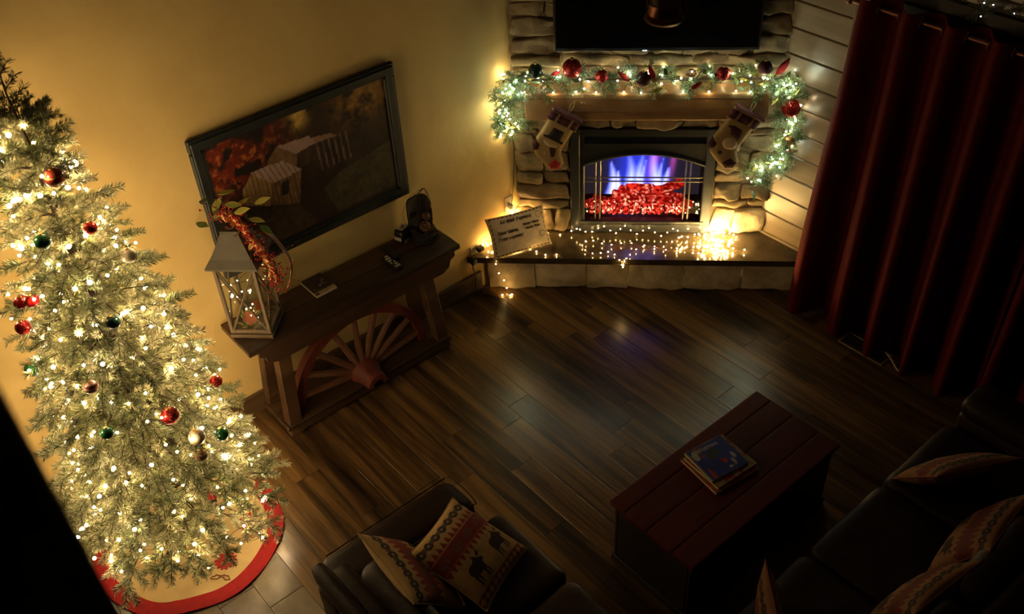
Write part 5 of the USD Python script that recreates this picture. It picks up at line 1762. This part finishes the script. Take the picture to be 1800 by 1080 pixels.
# ------------------------------------------------------------------ fairy lights over the hearth
fy = thing('fairy_lights', 'fine copper wire fairy lights strewn over the slate hearth', 'string lights', F(.8, .2, .31), 45)
rng = np.random.default_rng(31)
path = [F(.02, .30, .33), F(.05, .05, .34), F(.12, .03, .46), F(.2, .08, .33), F(.36, .06, .335), F(.42, .09, .37), F(.50, .06, .33), F(.58, .05, .37), F(.66, .08, .335), F(.72, .05, .375), F(.80, .08, .33), F(.88, .05, .36), F(.96, .10, .33), F(1.04, .06, .36), F(1.1, .10, .335),
        F(1.12, .22, .325), F(1.0, .26, .33), F(.86, .2, .325), F(.76, .30, .325), F(.72, .345, .30), F(.71, .352, .255), F(.69, .345, .30), F(.62, .28, .325), F(.52, .3, .325), F(.44, .22, .325), F(.5, .16, .33), F(.62, .2, .325), F(.75, .18, .33), F(.9, .24, .325), F(1.02, .18, .33), F(1.15, .1, .34)]
fp = curve(path, 240)
fp[:, 2] = np.where((fp[:, 0] - (fp[:, 1] - Y0)) * S < .33, np.maximum(fp[:, 2], .3125), fp[:, 2])
fy.part('wire', tube(fp, .0009, 4, False), MAT['wire_copper'], 40)
for i in range(4, 240, 4):
    fy.part('bulb', bulb(fp[i] + [0, 0, .003], .0036, 0), MAT['fairy_bulb'], True)
drop = curve([F(-.10, .30, .325), F(-.13, .345, .29), F(-.12, .35, .2), F(-.09, .30, .09), F(-.07, .31, .02), F(-.03, .36, .006), (.195, 3.181, .006), (.206, 3.121, .006)], 50)
drop[:, 0] = np.maximum(drop[:, 0], .03)
fy.part('wire', tube(drop, .0009, 4, False), MAT['wire_copper'], 40)
for i in range(3, 50, 6):
    fy.part('bulb', bulb(drop[i] + [0, 0, .003], .0036, 0), MAT['fairy_bulb'], True)
left = curve([F(-.05, .10, .33), F(-.08, .12, .40), F(-.02, .06, .48), F(.04, .07, .40), F(.08, .06, .36), F(.02, .14, .33), F(.12, .26, .32), F(.2, .31, .32), F(.3, .30, .32)], 40)
left = room_clip(left)
fy.part('wire', tube(left, .0009, 4, False), MAT['wire_copper'], 40)
for i in range(2, 40, 4):
    fy.part('bulb', bulb(left[i], .0042, 0), MAT['heap_bulb' if i < 22 else 'fairy_bulb'], True)

beh = room_clip(np.array([F(.0 + .16 * math.sin(i * 1.9) * (i % 3) / 2, .06 + .02 * math.cos(i * 2.3), .335 + .011 * i) for i in range(16)] + [np.array([.03 + .01 * (i % 2), 3.10 + .02 * i, .335 + .012 * (i % 4)]) for i in range(7)]))
fy.part('wire', tube(beh, .0009, 3, False), MAT['wire_copper'], False)
for p in beh:
    fy.part('bulb', bulb(p, .0044, 0), MAT['heap_bulb'], True)

hp = thing('fairy_light_heap', 'dense heap of glowing fairy lights at the right end of the hearth', 'string lights', F(1.33, .16, .31), 45)
hpts = []
for i in range(120):
    u, d = rng.normal(1.30, .085), rng.uniform(.055, .30)
    u = np.clip(u, 1.06, 1.50)
    z = .316 + abs(rng.normal()) * .03 * (1.5 if d < .14 else .6)
    if i < 34:
        u, d, z = rng.normal(1.36, .04), rng.uniform(.056, .075), .335 + rng.random() * .05
    hpts.append(F(u, d, z))
hpts = np.array(hpts)
hp.part('wire', tube(hpts, .0009, 3, False), MAT['wire_copper'], False)
for p in hpts:
    hp.part('bulb', bulb(p, .0044, 0), MAT['heap_bulb'], True)

# ------------------------------------------------------------------ dim garland over the curtained door
wg = thing('door_garland', 'dark garland with a few tiny lights on the trim above the curtain', 'garland', (3.0, 4.56, 2.2))
wp = curve([(2.18, 4.585, 2.20), (2.45, 4.57, 2.22), (2.8, 4.57, 2.215), (3.3, 4.57, 2.22), (3.8, 4.57, 2.215), (4.08, 4.575, 2.2)], 80)
wg.part('stem', tube(wp, .006, 6), MAT['twig'], 40)
for k in range(40):
    i = int((k + .5) / 40 * 79)
    stem, ned, col = gprot[k % 4]
    x = rng.normal(size=3) + [0, -.6, .2]
    x /= np.linalg.norm(x)
    yv = np.cross([0, 0, 1.0], x)
    yv /= np.linalg.norm(yv) + 1e-9
    M = basis(x * .6, yv * .6, np.cross(x, yv) * .6, wp[i])
    v, f = tr(ned, M)
    v[:, 1] = np.minimum(v[:, 1], YR - .03)
    wg.part('needles', (v, f), MAT['needle_leaf'], True, col=col * .6, stuff=True)
for p in ((2.27, 4.55, 2.244), (2.319, 4.54, 2.252), (2.28, 4.53, 2.187), (2.422, 4.55, 2.237), (2.55, 4.54, 2.23), (2.72, 4.54, 2.21), (2.9, 4.54, 2.24)):
    wg.part('bulb', bulb(np.array(p), .004, 1), MAT['dim_bulb'], True)
